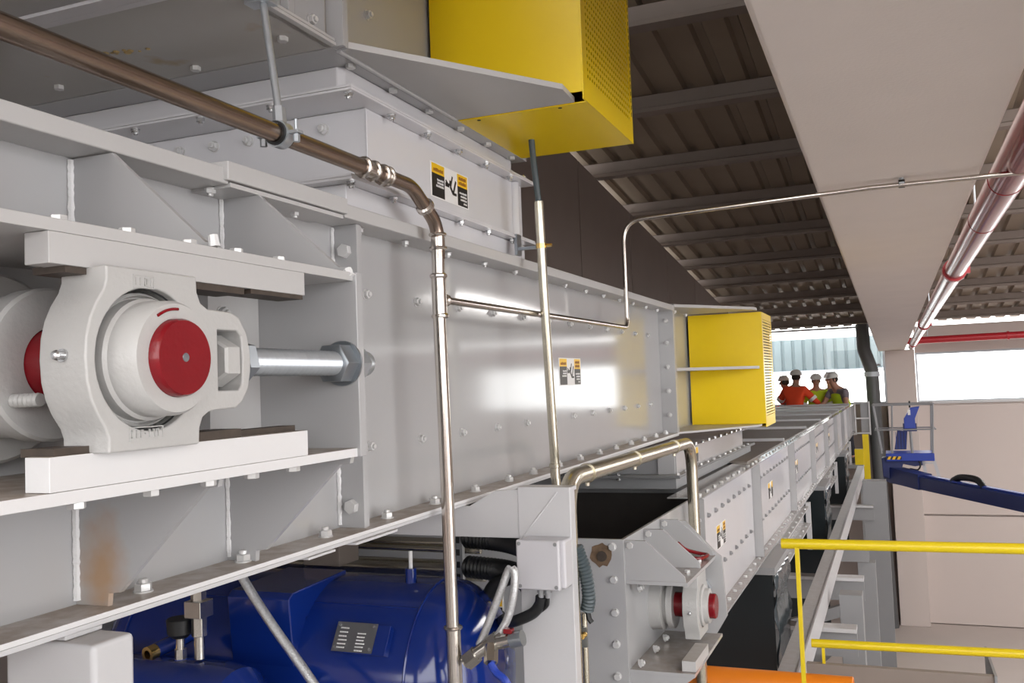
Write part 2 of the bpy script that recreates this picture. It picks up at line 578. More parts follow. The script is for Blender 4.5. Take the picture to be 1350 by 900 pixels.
# far wall: panels below the window line and lintel above on the right
wf = struct('wall_far', MB().box(-3.75, 14.2, 26.12, 26.4, FZ, -0.56), 'wall_pink')
for xa in (0.22, 5.6, 10.9):
    za = FZ
    for zb in (-3.42, -0.56):
        part('panel', MB().box(xa + 0.012, min(xa + 5.35, 14), 26.0, 26.12, za + 0.02, zb - 0.02), 'wall_pink', wf, 0.008)
        za = zb
part('panel', MB().box(-3.45, -0.12, 26.0, 26.12, FZ, -0.56), 'wall_dark', wf)  # darker brown stands in for shade on this stretch of wall
part('pier', MB().box(8.8, 14, 26.0, 26.4, -0.56, 0.72), 'wall_pink', wf)
part('lintel', MB().box(0.62, 14, 26.0, 26.4, 0.72, roof_z(26) - 0.15), 'wall_pink', wf)
struct('wall_right', MB().box(14, 14.3, 3, 26.4, FZ, roof_z(3)), 'wall_pink')
struct('wall_back_baffle', MB().box(-9, 14.3, -5.3, -5, FZ, -0.2), 'wall_pink')  # unseen; added and left open above to cut light from behind
# windows
def window(n, x0, x1, z0, z1, mull):
    t = 0.05
    f = MB().ring([(x0, z0), (x1, z0), (x1, z1), (x0, z1)], [(x0 + t, z0 + t), (x1 - t, z0 + t), (x1 - t, z1 - t), (x0 + t, z1 - t)], 1, 26.14, 26.24)
    r = struct('window_%d' % n, f, 'frame_white')
    for xm in mull:
        part('mullion', MB().box(xm - 0.025, xm + 0.025, 26.15, 26.23, z0 + t, z1 - t), 'frame_white', r)
    xs = [x0] + list(mull) + [x1]
    for a, b in zip(xs, xs[1:]):
        part('pane', MB().box(a + 0.03, b - 0.03, 26.18, 26.19, z0 + t, z1 - t), 'glass', r)
    return r
window(1, -3.45, -0.10, -0.56, 1.50, [])
wr = window(2, 0.62, 8.8, -0.56, 0.72, [4.6])
part('sill', MB().box(0.62, 8.8, 25.9, 26.3, -0.60, -0.54), 'white_paint', wr)
# platform on which the photographer stands
struct('trim_3', MB().box(-3.4, 3.2, -3, 4.05, -1.78, -1.70), 'frame_grey')
for xx in (-3.2, 3.0):
    for yy in (-2.8, 3.9):
        struct('trim_4', MB().box(xx - 0.08, xx + 0.08, yy - 0.08, yy + 0.08, FZ, -1.78), 'frame_grey')

# cladding of the building outside the left window
cl = MB()
n = 21
for i in range(n):
    xa = -6.0 + i * 0.29
    cl.prism([(xa, 28.0), (xa + 0.18, 28.0), (xa + 0.21, 28.05), (xa + 0.26, 28.05), (xa + 0.29, 28.0), (xa + 0.29, 28.12), (xa, 28.12)], 2, 0.40, 1.32)
o = thing('neighbouring_canopy', 'grey-green corrugated sheet band of the building outside the left window', 'building', (-2, 28, FZ))
part('corrugated_sheet', cl, 'cladding', o)
part('edge_trim', MB().box(-6.0, 0.1, 27.95, 28.14, 0.33, 0.41), 'frame_white', o)
for xx in (-5.9, -0.1):
    part('post', MB().box(xx, xx + 0.15, 28.14, 28.3, FZ, 1.3), 'frame_grey', o)
struct('trim_5', MB().box(-30, 30, 30.0, 60, FZ - 0.25, FZ - 0.05), 'floor')

# ================================================================== MAIN DRAG CONVEYOR (machine frame)
def plate_holes(mb, outer, holes, axis, t0, t1):
    def P(a, b, t): return ((t, a, b), (a, t, b), (a, b, t))[axis]
    lay = []
    for t in (t0, t1):
        edges, loops = [], []
        for lp in [outer] + holes:
            v = [mb.b.verts.new(P(a, b, t)) for a, b in lp]
            loops.append(v)
            edges += [mb.b.edges.new((v[i], v[(i + 1) % len(v)])) for i in range(len(v))]
        bmesh.ops.triangle_fill(mb.b, use_beauty=True, edges=edges)
        lay.append(loops)
    for a, b in zip(*lay):
        for i in range(len(a)):
            j = (i + 1) % len(a)
            mb.face([a[i], a[j], b[j], b[i]])
    return mb
def circ(cx, cy, r, n=40, a0=0.0, a1=2 * PI):
    full = abs(a1 - a0 - 2 * PI) < 1e-6
    return [(cx + r * math.cos(a0 + (a1 - a0) * k / (n if full else n - 1)), cy + r * math.sin(a0 + (a1 - a0) * k / (n if full else n - 1))) for k in range(n)]

ORIG_MAIN = Vector((-1.8, 3.0, -0.342))
RUST = tuple(Vector((-1.145, 1.116, -0.275)) - ORIG_MAIN)
G['paint_rust'] = rust_mat()

cv = thing('drag_conveyor', 'long pale grey drag conveyor with gusseted take-up end at the left edge', 'conveyor', ORIG_MAIN, 'M')
part('casing', MB().box(-2.4, -1.215, 0.3, 5.36, -0.335, 0.40), 'paint', cv)
part('side_panel', MB().box(-1.215, -1.2, 0.3, 1.884, -0.335, 0.39), 'paint', cv)
part('side_panel', MB().box(-1.215, -1.2, 1.916, 5.368, -0.335, 0.39), 'paint', cv)
part('lid_flange', MB().box(-2.4, -1.112, 0.3, 1.40, 0.388, 0.419), 'paint_flat', cv, 0.003)
part('lid_flange', MB().box(-2.4, -1.101, 1.385, 1.80, 0.394, 0.430), 'paint_flat', cv, 0.003)
part('lid_flange', MB().box(-2.4, -1.110, 1.80, 5.40, 0.388, 0.421), 'paint_flat', cv, 0.003)
part('lid_lip', MB().box(-1.2, -1.108, 1.40, 1.79, 0.383, 0.392), 'paint_flat', cv, 0.001)
part('bottom_flange', MB().box(-2.4, -1.110, 0.3, 5.40, -0.3335, -0.325), 'dusty_flange', cv, 0.001)
part('bottom_flange', MB().box(-2.4, -1.113, 0.3, 5.40, -0.3425, -0.3345), 'white_paint', cv, 0.001)
part('joint_plate', MB().box(-1.2, -1.104, 1.80, 1.99, -0.349, -0.343).box(-1.2, -1.107, 1.62, 1.72, -0.348, -0.343), 'white_paint', cv, 0.001)
# section joint flanges
part('end_flange', MB().box(-1.2, -1.132, 1.884, 1.898, -0.325, 0.388), 'paint', cv, 0.001)
part('end_flange', MB().box(-1.2, -1.136, 1.900, 1.914, -0.325, 0.388), 'paint', cv, 0.001)
part('end_flange', MB().box(-1.2, -1.112, 5.368, 5.392, -0.325, 0.40), 'paint', cv, 0.001)
part('end_flange', MB().box(-1.2, -1.112, 5.396, 5.42, -0.325, 0.43), 'paint', cv, 0.001)
# take-up shelves, gussets and end plate
def gus(y, t, up, m='paint'):
    if up: poly = [(-1.2, 0.386), (-1.112, 0.386), (-0.932, 0.228), (-0.912, 0.226), (-0.908, 0.215), (-1.2, 0.215)]
    else: poly = [(-1.2, -0.125), (-0.915, -0.125), (-0.918, -0.138), (-0.94, -0.14), (-1.11, -0.302), (-1.132, -0.304), (-1.134, -0.325), (-1.2, -0.325)]
    part('gusset', MB().prism(poly, 1, y, y + t), m, cv, 0.001)
gus(1.116, 0.010, True); gus(1.116, 0.010, False, 'paint_rust')
gus(1.482, 0.012, True); gus(1.482, 0.012, False)
gus(0.70, 0.010, True); gus(0.70, 0.010, False)
part('end_plate', MB().box(-1.2, -0.893, 1.480, 1.502, -0.125, 0.215), 'paint', cv, 0.0015)
part('shelf', MB().box(-1.2, -0.90, 0.3, 1.481, 0.199, 0.215), 'paint_flat', cv, 0.001)
part('shelf', MB().box(-1.2, -0.90, 0.3, 1.481, -0.125, -0.109), 'dusty_flange', cv, 0.001)
part('packer', MB().box(-1.2, -1.112, 1.335, 1.48, -0.109, 0.199), 'paint_flat', cv, 0.001)
part('slide_bar', MB().box(-0.937, -0.898, 0.803, 1.322, 0.160, 0.1985), 'paint_flat', cv, 0.001)
part('slide_bar', MB().box(-0.937, -0.898, 0.80, 1.320, -0.1085, -0.067), 'dusty_flange', cv, 0.001)
for q in ((-0.955, -0.902, 0.83, 1.02, 0.152, 0.161), (-0.955, -0.901, 1.022, 1.165, 0.150, 0.161), (-0.95, -0.9, 1.18, 1.318, 0.153, 0.161),
          (-0.955, -0.902, 0.81, 0.865, -0.068, -0.058), (-0.955, -0.901, 1.022, 1.15, -0.068, -0.054), (-0.95, -0.92, 1.15, 1.315, -0.068, -0.058)):
    part('bare_edge', MB().box(*q), 'dark_edge', cv, label='unpainted dark sliding face')
for yy in (1.118, 1.487):
    part('weld_bead', weld([(-1.197, yy - 0.003, 0.384), (-1.197, yy - 0.003, 0.216)], 0.0065), 'weld', cv)
    part('weld_bead', weld([(-1.197, yy - 0.003, -0.126), (-1.197, yy - 0.003, -0.322)], 0.0065), 'weld', cv)
part('weld_bead', weld([(-1.197, 1.881, 0.384), (-1.197, 1.881, -0.322)], 0.0055), 'weld', cv)
part('weld_bead', weld([(-0.91, 1.478, 0.222), (-0.902, 1.478, 0.205)], 0.009), 'weld', cv)
part('weld_bead', weld([(-0.915, 1.113, 0.236), (-0.912, 1.113, 0.216)], 0.008), 'weld', cv)
# bolts
bolts(cv, [(-1.2, 2.03 + 0.275 * k, z) for k in range(12) for z in (0.236, -0.146)], (1, 0, 0), 0.0115)
bolts(cv, [(-1.158, y, -0.325) for y in (1.215, 1.475, 1.76, 2.035, 2.30, 2.575, 2.85, 3.08, 3.36, 3.63, 3.91, 4.18, 4.46, 4.73, 5.0, 5.25)], (0, 0, 1), 0.0145)
bolts(cv, [(-1.155, y, 0.386) for y in (1.40, 1.67, 1.936, 2.17, 2.43, 2.70, 2.965, 3.24, 3.51, 3.79, 4.06, 4.34, 4.6, 4.88, 5.15)], (0, 0, -1), 0.010)
bolts(cv, [(-1.163, 1.884, 0.325), (-1.163, 1.884, -0.275)], (0, -1, 0), 0.017, 'plain')
bolts(cv, [(-0.922, y, 0.215) for y in (0.84, 0.95, 1.07, 1.175, 1.285)], (0, 0, 1), 0.0105, 'plain')
bolts(cv, [(-0.922, y, -0.125) for y in (0.86, 0.985, 1.10, 1.20, 1.31)], (0, 0, -1), 0.0115, 'plain')
bolts(cv, [(-1.155, 5.368, z) for z in (0.33, 0.20, 0.06, -0.08, -0.22)], (0, -1, 0), 0.0125)
bolts(cv, [(-1.112, 1.37, 0.145), (-1.112, 1.37, 0.13)], (1, 0, 0), 0.012)
# drive end
part('drive_casing', MB().box(-2.4, -1.2, 5.42, 7.0, -0.335, 0.42), 'paint', cv)
for z, t in ((0.412, 0.018), (0.035, 0.018), (-0.335, 0.012)):
    poly = [(-1.2, 5.421), (-1.118, 5.421), (-0.735, 6.06), (-0.728, 6.17), (-1.2, 6.17)]
    part('gusset', MB().prism(poly, 2, z, z + t), 'paint_flat', cv, 0.001)
bolts(cv, [(-1.14, y, 0.40) for y in (5.55, 5.9)], (0, 0, -1), 0.012)
bolts(cv, [(-1.2, 5.62, z) for z in (0.25, -0.16)], (1, 0, 0), 0.0115)

# warning labels: yellow caps, black text fields, pictogram of a hand and a crank
def sticker(parent, x, ya, yb, za, zb, fine=True):
    W_, H_ = yb - ya, zb - za
    s = part('warning_label', MB().box(x, x + 0.0006, ya, yb, za, zb), 'mark_white', parent, label='white warning label with yellow and black fields and a pictogram of a caught hand')
    def R(u0, u1, v0, v1, d=0.0012):
        return (x, x + d, ya + W_ * u0, ya + W_ * u1, za + H_ * v0, za + H_ * v1)
    part('black_field', MB().box(*R(0.03, 0.345, 0.03, 0.69)), 'mark_black', s)
    part('black_field', MB().box(*R(0.695, 0.97, 0.03, 0.60)), 'mark_black', s)
    part('yellow_field', MB().box(*R(0.03, 0.345, 0.69, 0.97)), 'mark_yellow', s)
    part('yellow_field', MB().box(*R(0.695, 0.97, 0.60, 0.97)), 'mark_yellow', s)
    def seg(mb, u0, v0, u1, v1, wd):
        a = Vector((x + 0.001, ya + W_ * u0, za + H_ * v0)); b = Vector((x + 0.001, ya + W_ * u1, za + H_ * v1))
        mb.obox(a, b, wd, 0.0008, (1, 0, 0))
    p = MB()
    for q in ((0.56, 0.80, 0.50, 0.45, 0.007), (0.50, 0.48, 0.57, 0.30, 0.010), (0.57, 0.30, 0.66, 0.30, 0.008), (0.58, 0.34, 0.65, 0.70, 0.008),
              (0.38, 0.62, 0.46, 0.50, 0.006), (0.37, 0.50, 0.47, 0.50, 0.012), (0.50, 0.66, 0.48, 0.50, 0.008)):
        seg(p, *q)
    part('pictogram', p, 'mark_black', s)
    t, h = MB(), MB()
    rnd = random.Random(3)
    if fine:
        for u0, u1, v, mbx, hh in ((0.07, 0.31, 0.80, h, 0.05), (0.73, 0.93, 0.85, h, 0.05), (0.73, 0.93, 0.71, h, 0.05),
                               (0.16, 0.32, 0.53, t, 0.03), (0.16, 0.32, 0.44, t, 0.03), (0.13, 0.32, 0.35, t, 0.03),
                               (0.74, 0.94, 0.42, t, 0.03), (0.77, 0.94, 0.32, t, 0.03), (0.77, 0.94, 0.22, t, 0.03), (0.85, 0.94, 0.12, t, 0.03)):
            u = u0
            while u < u1:
                wd = rnd.uniform(0.010, 0.017)
                mbx.box(*R(u, min(u + wd, u1), v - hh, v + hh * rnd.choice((1, 1, 0.6)), 0.0018))
                u += wd + 0.007
        part('lettering', t, 'mark_white', s)
        part('heading', h, 'mark_brown', s)
    return s
sticker(cv, -1.2, 3.525, 3.815, -0.019, 0.094)

# ------------------------------------------------------------------ take-up bearing
CY, CZ = 0.935, 0.047
tb = thing('take_up_bearing', 'big pale grey cast bearing block around the red shaft end', 'bearing', (-0.905, CY, -0.068), 'M')
outl = [(0.862, 0.162), (1.022, 0.162), (1.0235, 0.14), (1.030, 0.126), (1.043, 0.119), (1.06, 0.118), (1.095, 0.117), (1.112, 0.110), (1.129, 0.088), (1.136, 0.062),
        (1.137, 0.045), (1.136, 0.030), (1.130, 0.006), (1.115, -0.014), (1.10, -0.022), (1.06, -0.023), (1.043, -0.025), (1.030, -0.032), (1.0235, -0.046), (1.022, -0.068),
        (0.862, -0.068), (0.862, -0.050), (0.857, -0.037), (0.845, -0.020), (0.836, -0.002), (0.830, 0.020), (0.828, 0.047), (0.830, 0.074), (0.836, 0.096), (0.845, 0.114), (0.857, 0.131), (0.862, 0.144)]
slot = [(1.064, 0.004), (1.108, 0.004), (1.116, 0.012), (1.118, 0.047), (1.116, 0.082), (1.108, 0.090), (1.064, 0.090)]
part('housing', plate_holes(MB(), outl, [circ(CY, CZ, 0.0915, 48), slot], 0, -0.945, -0.870), 'paint_cast', tb, 0.003)
ins = MB().lathe((-0.94, CY, CZ), (1, 0, 0), [(0, 0.05), (0, 0.0905), (0.030, 0.0905), (0.040, 0.088), (0.052, 0.0865), (0.056, 0.083), (0.048, 0.081), (0.048, 0.079), (0.066, 0.0785), (0.070, 0.0745),
                 (0.105, 0.073), (0.111, 0.069), (0.111, 0.050), (0.10, 0.049)], 56)
part('bearing_insert', ins, 'paint_cast', tb)
part('seal_gap', MB().lathe((-0.882, CY, CZ), (1, 0, 0), [(0, 0.0915), (0.0005, 0.0915), (0.0005, 0.089), (0, 0.089)], 48), 'black', tb)
part('grease_nipple', MB().lathe((-0.905, 0.829, 0.052), (0, -1, 0), [(0, 0), (0, 0.008), (0.004, 0.008), (0.004, 0.005), (0.009, 0.0055), (0.012, 0.0065), (0.015, 0.005), (0.017, 0)], 14), 'bright_bolt', tb)
arc = [(-0.828, CY + 0.062 * math.cos(a), CZ + 0.062 * math.sin(a)) for a in [math.radians(88 + 5 * k) for k in range(8)]]
part('paint_mark', MB().tube(arc, 0.002, 6), 'red', tb, label='smeared red paint mark')
for zc, pat in ((0.146, 'II01'), (-0.047, 'CEE-IVI')):
    mb = MB()
    wdt = 0.0075 * len(pat) + 0.006
    y0 = CY - 0.012 - wdt / 2
    mb.ring([(y0, zc - 0.0085), (y0 + wdt, zc - 0.0085), (y0 + wdt, zc + 0.0085), (y0, zc + 0.0085)],
            [(y0 + 0.0012, zc - 0.0073), (y0 + wdt - 0.0012, zc - 0.0073), (y0 + wdt - 0.0012, zc + 0.0073), (y0 + 0.0012, zc + 0.0073)], 0, -0.871, -0.8688)
    for i, ch in enumerate(pat):
        ya = y0 + 0.003 + i * 0.0075
        def B(a, b, c, d): mb.box(-0.871, -0.8686, ya + a, ya + b, zc + c, zc + d)
        if ch in 'CEI0': B(0.001, 0.0024, -0.005, 0.005)
        if ch in 'CE0': B(0.001, 0.0055, -0.005, -0.0035); B(0.001, 0.0055, 0.0035, 0.005)
        if ch in 'E-': B(0.001, 0.005, -0.0008, 0.0008)
        if ch in '01': B(0.0044, 0.0058, -0.005, 0.005)
        if ch == 'V': mb.obox((-0.8698, ya + 0.001, zc + 0.005), (-0.8698, ya + 0.0035, zc - 0.005), 0.0014, 0.0024, (1, 0, 0)).obox((-0.8698, ya + 0.006, zc + 0.005), (-0.8698, ya + 0.0035, zc - 0.005), 0.0014, 0.0024, (1, 0, 0))
    part('cast_mark', mb, 'paint_cast', tb, label='raised cast characters in a frame')

# ------------------------------------------------------------------ tail shaft (through the bearing) with packing collar
ts = thing('tail_shaft', 'red lacquered round shaft end sticking out of the big cast bearing block', 'shaft', (-1.0, CY, CZ - 0.05), 'M')
part('shaft', MB().lathe((-1.20, CY, CZ), (1, 0, 0), [(0, 0), (0, 0.0495), (0.380, 0.0495), (0.385, 0.047), (0.385, 0)], 48), 'red', ts)
part('centre_hole', MB().lathe((-0.8155, CY, CZ), (1, 0, 0), [(0, 0), (0, 0.006), (0.0012, 0.0055), (0.0012, 0.003), (0.0006, 0)], 16), 'dark_zinc', ts)
pg = part('packing_gland', MB().lathe((-1.20, CY, CZ), (1, 0, 0), [(0, 0.05), (0, 0.135), (0.045, 0.135), (0.05, 0.130), (0.05, 0.098), (0.125, 0.098), (0.13, 0.104), (0.16, 0.104), (0.165, 0.100), (0.165, 0.051), (0.155, 0.0505)], 48), 'paint_cast', cv)
for a in (215, 35):
    yy, zz = CY + 0.082 * math.cos(math.radians(a)), CZ + 0.082 * math.sin(math.radians(a))
    q = resample([Vector((-1.036, yy, zz)), Vector((-0.985, yy, zz))], 0.004)
    part('stud', MB().tube(q, [0.0095 if i % 2 else 0.0082 for i in range(len(q))], 12), 'paint_cast', cv)

# ------------------------------------------------------------------ tensioning screw
sc = thing('tension_screw', 'shiny threaded tensioning screw with hex nuts between bearing block and end plate', 'screw', (-0.925, 1.3, 0.025), 'M')
q = resample([Vector((-0.900, 1.09, 0.047)), Vector((-0.925, 1.52, 0.047))], 0.0068)
part('threaded_rod', MB().tube(q, [0.0224 if i % 2 else 0.0180 for i in range(len(q))], 20), 'zinc', sc)
part('hex_nut', MB().lathe((-0.900, 1.078, 0.047), (0, 1, 0), [(0, 0), (0, 0.034), (0.004, 0.038), (0.030, 0.038), (0.032, 0.036), (0.032, 0)], 6, PI / 6), 'paint_cast', sc, label='nut painted over in grey')
part('square_nut', MB().lathe((-0.904, 1.139, 0.047), (0, 1, 0), [(0, 0), (0, 0.034), (0.022, 0.034), (0.022, 0)], 6, 0.3), 'dark_zinc', sc)
part('hex_nut', MB().lathe((-0.925, 1.436, 0.047), (0, 1, 0), [(0, 0), (0, 0.032), (0.003, 0.038), (0.036, 0.0385), (0.040, 0.0385), (0.040, 0)], 6), 'dark_zinc', sc, 0.001)
part('washer', MB().cyl((-0.925, 1.474, 0.047), (-0.925, 1.479, 0.047), 0.042, 28), 'dark_zinc', sc)
part('cap_nut', MB().lathe((-0.925, 1.497, 0.047), (0, 1, 0), [(0, 0), (0, 0.031), (0.036, 0.031), (0.04, 0.028), (0.04, 0)], 6).lathe((-0.925, 1.538, 0.047), (0, 1, 0), [(0, 0), (0, 0.025), (0.018, 0.024), (0.03, 0.017), (0.035, 0)], 20), 'zinc', sc)

# ------------------------------------------------------------------ inlet chute on the conveyor
ch = thing('inlet_chute', 'pale grey flanged inlet chute standing between the lower conveyor lid and the overhead casing', 'chute', (-1.8, 2.5, 0.42), 'M')
part('curb', MB().box(-2.4, -1.16, 1.89, 3.08, 0.421, 0.488), 'paint_lit', ch, 0.003)
part('flange', MB().box(-2.45, -1.12, 1.85, 3.09, 0.488, 0.4945), 'paint_lit', ch, 0.001)
part('flange', MB().box(-2.45, -1.123, 1.853, 3.09, 0.4955, 0.502), 'paint_lit', ch, 0.001)
part('body', MB().box(-2.4, -1.165, 2.0, 3.08, 0.502, 0.702), 'paint_lit', ch, 0.004)
part('corner_seam', weld([(-1.164, 2.0, 0.505), (-1.164, 2.0, 0.70)], 0.003), 'paint_lit', ch)
part('flange', MB().box(-2.45, -1.12, 1.86, 3.10, 0.702, 0.708), 'paint_lit', ch, 0.001)
part('flange', MB().box(-2.45, -1.122, 1.862, 3.10, 0.7095, 0.716), 'paint_lit', ch, 0.001)
part('collar', MB().prism([(-2.4, 1.95), (-1.215, 1.95), (-1.20, 1.965), (-1.20, 3.08), (-2.4, 3.08)], 2, 0.716, 0.799), 'paint_lit', ch, 0.004)
part('stiffener', MB().cyl((-1.163, 3.0, 0.503), (-1.163, 3.0, 0.70), 0.018, 14), 'paint_lit', ch)
bolts(ch, [(-1.14, 1.88 + 0.206 * k, 0.702) for k in range(6)], (0, 0, -1), 0.0105, 'bright')
bolts(ch, [(-1.14, 1.88 + 0.206 * k, 0.488) for k in range(6)], (0, 0, -1), 0.0105, 'bright')
bolts(ch, [(x, 1.88, 0.702) for x in (-1.362, -1.577, -1.79, -2.0)], (0, 0, -1), 0.0105, 'bright')
bolts(ch, [(x, 2.0, 0.662) for x in (-1.288, -1.52, -1.632, -1.747, -1.9)], (0, -1, 0), 0.0135)
bolts(ch, [(-1.14, 3.04, 0.716)], (0, 0, 1), 0.0105, 'bright')
sticker(ch, -1.165, 2.352, 2.612, 0.541, 0.643)

# ------------------------------------------------------------------ overhead conveyor casing
uc = thing('overhead_conveyor', 'grey overhead conveyor casing filling the top left corner, seen from below', 'conveyor', (-1.9, 1.8, 0.80), 'M')
part('casing', MB().box(-2.7, -1.172, 0.2, 1.835, 0.812, 1.6), 'paint', uc)
part('bottom_panel', MB().box(-2.7, -1.155, 0.2, 1.838, 0.800, 0.811), 'paint_under', uc, 0.001)
part('drive_casing', MB().box(-2.7, -1.235, 1.872, 3.12, 0.812, 1.6), 'paint', uc)
part('bottom_panel', MB().box(-2.7, -1.155, 1.842, 3.12, 0.799, 0.811), 'paint', uc, 0.001)
part('edge_flange', MB().box(-1.172, -1.142, 0.2, 1.835, 0.8, 0.808).box(-1.172, -1.145, 0.2, 1.835, 0.811, 0.818), 'paint_flat', uc, 0.001)
part('end_flange', MB().box(-1.172, -1.125, 1.838, 1.850, 0.80, 1.6).box(-1.172, -1.128, 1.853, 1.866, 0.80, 1.6), 'paint', uc, 0.001)
part('stiffener', MB().box(-1.172, -1.15, 1.66, 1.685, 0.82, 1.6), 'paint', uc, 0.003)
part('cross_rib', MB().box(-2.7, -1.16, 1.395, 1.415, 0.772, 0.80).box(-2.7, -1.16, 1.36, 1.395, 0.772, 0.778), 'box', uc, 0.001)
part('edge_trim', MB().tube([(-1.152, 1.86, 0.797), (-1.152, 2.5, 0.797)], 0.006, 8), 'paint', uc)
part('gusset', MB().prism([(-1.235, 1.868), (-1.15, 1.868), (-1.15, 1.852), (-1.138, 1.852), (-0.775, 2.40), (-0.782, 2.53), (-1.235, 2.53)], 2, 0.802, 0.818), 'paint_flat', uc, 0.001)
bolts(uc, [(-1.177, 1.955 + 0.214 * k, 0.799) for k in range(6)], (0, 0, -1), 0.0125, 'plain')
bolts(uc, [(-1.915, 1.751, 0.80), (-1.52, 1.798, 0.80), (-1.22, 1.735, 0.80)], (0, 0, -1), 0.0125, 'plain')
bolts(uc, [(-1.172, 1.775, 0.845), (-1.172, 1.775, 1.08), (-1.235, 2.14, 1.0)], (1, 0, 0), 0.012)

rnd = random.Random(9)
mb = MB()
for k in range(16):
    t = rnd.random()
    c = w2m(Vector((0, 0, 0))) + Vector((-1.70 + 0.20 * t + rnd.uniform(-0.01, 0.01), 1.63 + 0.03 * t + rnd.uniform(-0.012, 0.012), 0.7995))
    mb.sphere(c, rnd.uniform(0.003, 0.009), 8, (1, 1, 0.5))
part('sealant_residue', mb, 'residue', uc, kind='stuff', label='brownish sealant crumbs on the underside')
# ------------------------------------------------------------------ yellow drive guards
def guard(label, x0, x1, y0, y1, z0, z1, perforated):
    g = thing('drive_guard', label, 'guard', ((x0 + x1) / 2, (y0 + y1) / 2, z0), 'M', 'yellow drive guards')
    t = 0.004
    part('front_panel', MB().box(x0, x1 - 0.0042, y0, y0 + t, z0 + 0.022, z1), 'yellow', g, 0.001)
    part('bottom_panel', MB().box(x0 + 0.07, x1 - 0.001, y0 + 0.035 if perforated else y0 + 0.08, y1, z0, z0 + t), 'yellow', g, 0.001)
    part('top_panel', MB().box(x0 + 0.07, x1 - 0.012, y0 + t, y1, z1 - t, z1), 'yellow', g, 0.001)
    part('rear_panel', MB().box(x0 + 0.07, x1 - 0.012, y1 - t, y1, z0 + t, z1 - t), 'yellow', g, 0.001)
    part('inner_frame', MB().box(x0 + 0.06, x0 + 0.08, y0 + 0.02, y1 - 0.02, z0 + 0.03, z1 - 0.02), 'inside', g)
    m = 0.045
    fr = MB().ring([(y0, z0), (y1, z0), (y1, z1), (y0, z1)], [(y0 + m, z0 + 0.07), (y1 - m * 0.5, z0 + 0.07), (y1 - m * 0.5, z1 - m), (y0 + m, z1 - m)], 0, x1 - t, x1)
    sp = part('side_frame', fr, 'yellow', g)
    ya, yb, za, zb = y0 + m, y1 - m * 0.5, z0 + 0.07, z1 - m
    if perforated:
        mb = MB()
        ny, nz = 22, 32
        dy, dz = (yb - ya) / ny, (zb - za) / nz
        for i in range(ny):
            for k in range(nz):
                a, b, c, d = ya + i * dy, ya + (i + 1) * dy, za + k * dz, za + (k + 1) * dz
                h = 0.25
                O = [(a, c), (b, c), (b, d), (a, d)]
                I = [(a + dy * h, c + dz * h), (b - dy * h, c + dz * h), (b - dy * h, d - dz * h), (a + dy * h, d - dz * h)]
                vo = [mb.b.verts.new((x1 - 0.002, *q)) for q in O]
                vi = [mb.b.verts.new((x1 - 0.002, *q)) for q in I]
                vb = [mb.b.verts.new((x1 - 0.004, *q)) for q in I]
                for q in range(4):
                    r_ = (q + 1) % 4
                    mb.face([vo[q], vo[r_], vi[r_], vi[q]])
                    mb.face([vi[q], vi[r_], vb[r_], vb[q]])
        part('perforated_sheet', mb, 'yellow', g, kind='stuff')
        part('shade_backing', MB().box(x1 - 0.03, x1 - 0.025, ya, yb, za, zb), 'inside', g)  # dark sheet added so the holes look shaded
        mb = MB()
        for k in range(26):
            mb.box(x1 - 0.004, x1 + 0.0006, yb + 0.008, yb + 0.012, za + 0.02 + k * (zb - za) / 27, za + 0.034 + k * (zb - za) / 27)
        part('edge_slot', mb, 'inside', g)
        part('screw', MB().cyl((x0 + 0.13, y0 + 0.055, z0 - 0.001), (x0 + 0.13, y0 + 0.055, z0 + 0.002), 0.006, 10), 'inside', g)
        part('screw', MB().cyl((x1 - 0.09, y0 + 0.055, z0 - 0.001), (x1 - 0.09, y0 + 0.055, z0 + 0.002), 0.006, 10), 'inside', g)
    else:
        n = 34
        first = None
        for k in range(n):
            zz = za + (k + 0.5) * (zb - za) / n
            o = part('slat', MB().box(x1 - 0.006, x1 - 0.001, ya, yb, -0.006, 0.006), 'yellow', g) if first is None else first.copy()
            if first is None:
                first = o
                first.data.transform(Matrix.Translation((0, 0, 0)))
            else:
                COL.objects.link(o)
            o.location = (0, 0, zz)
        part('shade_backing', MB().box(x1 - 0.03, x1 - 0.025, ya, yb, za, zb), 'inside', g)  # dark sheet standing in for shade behind the slats
    return g
guard('large yellow drive guard with perforated side, overhead at the top centre', -1.225, -0.745, 2.5, 3.07, 0.80, 1.57, True)
guard('smaller yellow drive guard with slotted side at the far end of the long conveyor', -1.185, -0.705, 6.2, 6.76, -0.345, 0.405, False)

# ================================================================== PIPES ON THE MAIN CONVEYOR
PX = -1.06
ap = thing('air_pipe', 'brown stainless pipe across the upper left, bending down in front of the conveyor', 'pipe', (PX, 2.17, -0.9), 'M')
def sleeve(parent, a, b, r, n=20, m='stainless'):
    """press fitting: a sleeve with a bead at both ends"""
    a, b = Vector(a), Vector(b)
    l = (b - a).length
    e = min(0.010, l * 0.3)
    def bead(c): return [(c - e * 0.5, r), (c - e * 0.35, r * 1.22), (c, r * 1.3), (c + e * 0.35, r * 1.22), (c + e * 0.5, r)]
    pf = [(0, r * 0.9), (0, r)] + bead(e * 0.6) + bead(l - e * 0.6) + [(l, r), (l, r * 0.9)]
    return part('press_fitting', MB().lathe(a, b - a, pf, n), m, parent)
part('pipe_run', MB().tube([(PX, 0.35, 0.497), (PX, 1.93, 0.497)], 0.0185, 20), 'bronze', ap)
bend = fillet([(PX, 1.88, 0.497), (PX, 2.03, 0.497), (PX, 2.172, 0.42), (PX, 2.172, 0.33)], [0.12, 0.10], 8)
part('elbow', MB().tube(bend, 0.0178, 20), 'bronze', ap)
sleeve(ap, (PX, 1.795, 0.497), (PX, 1.850, 0.497), 0.0195)
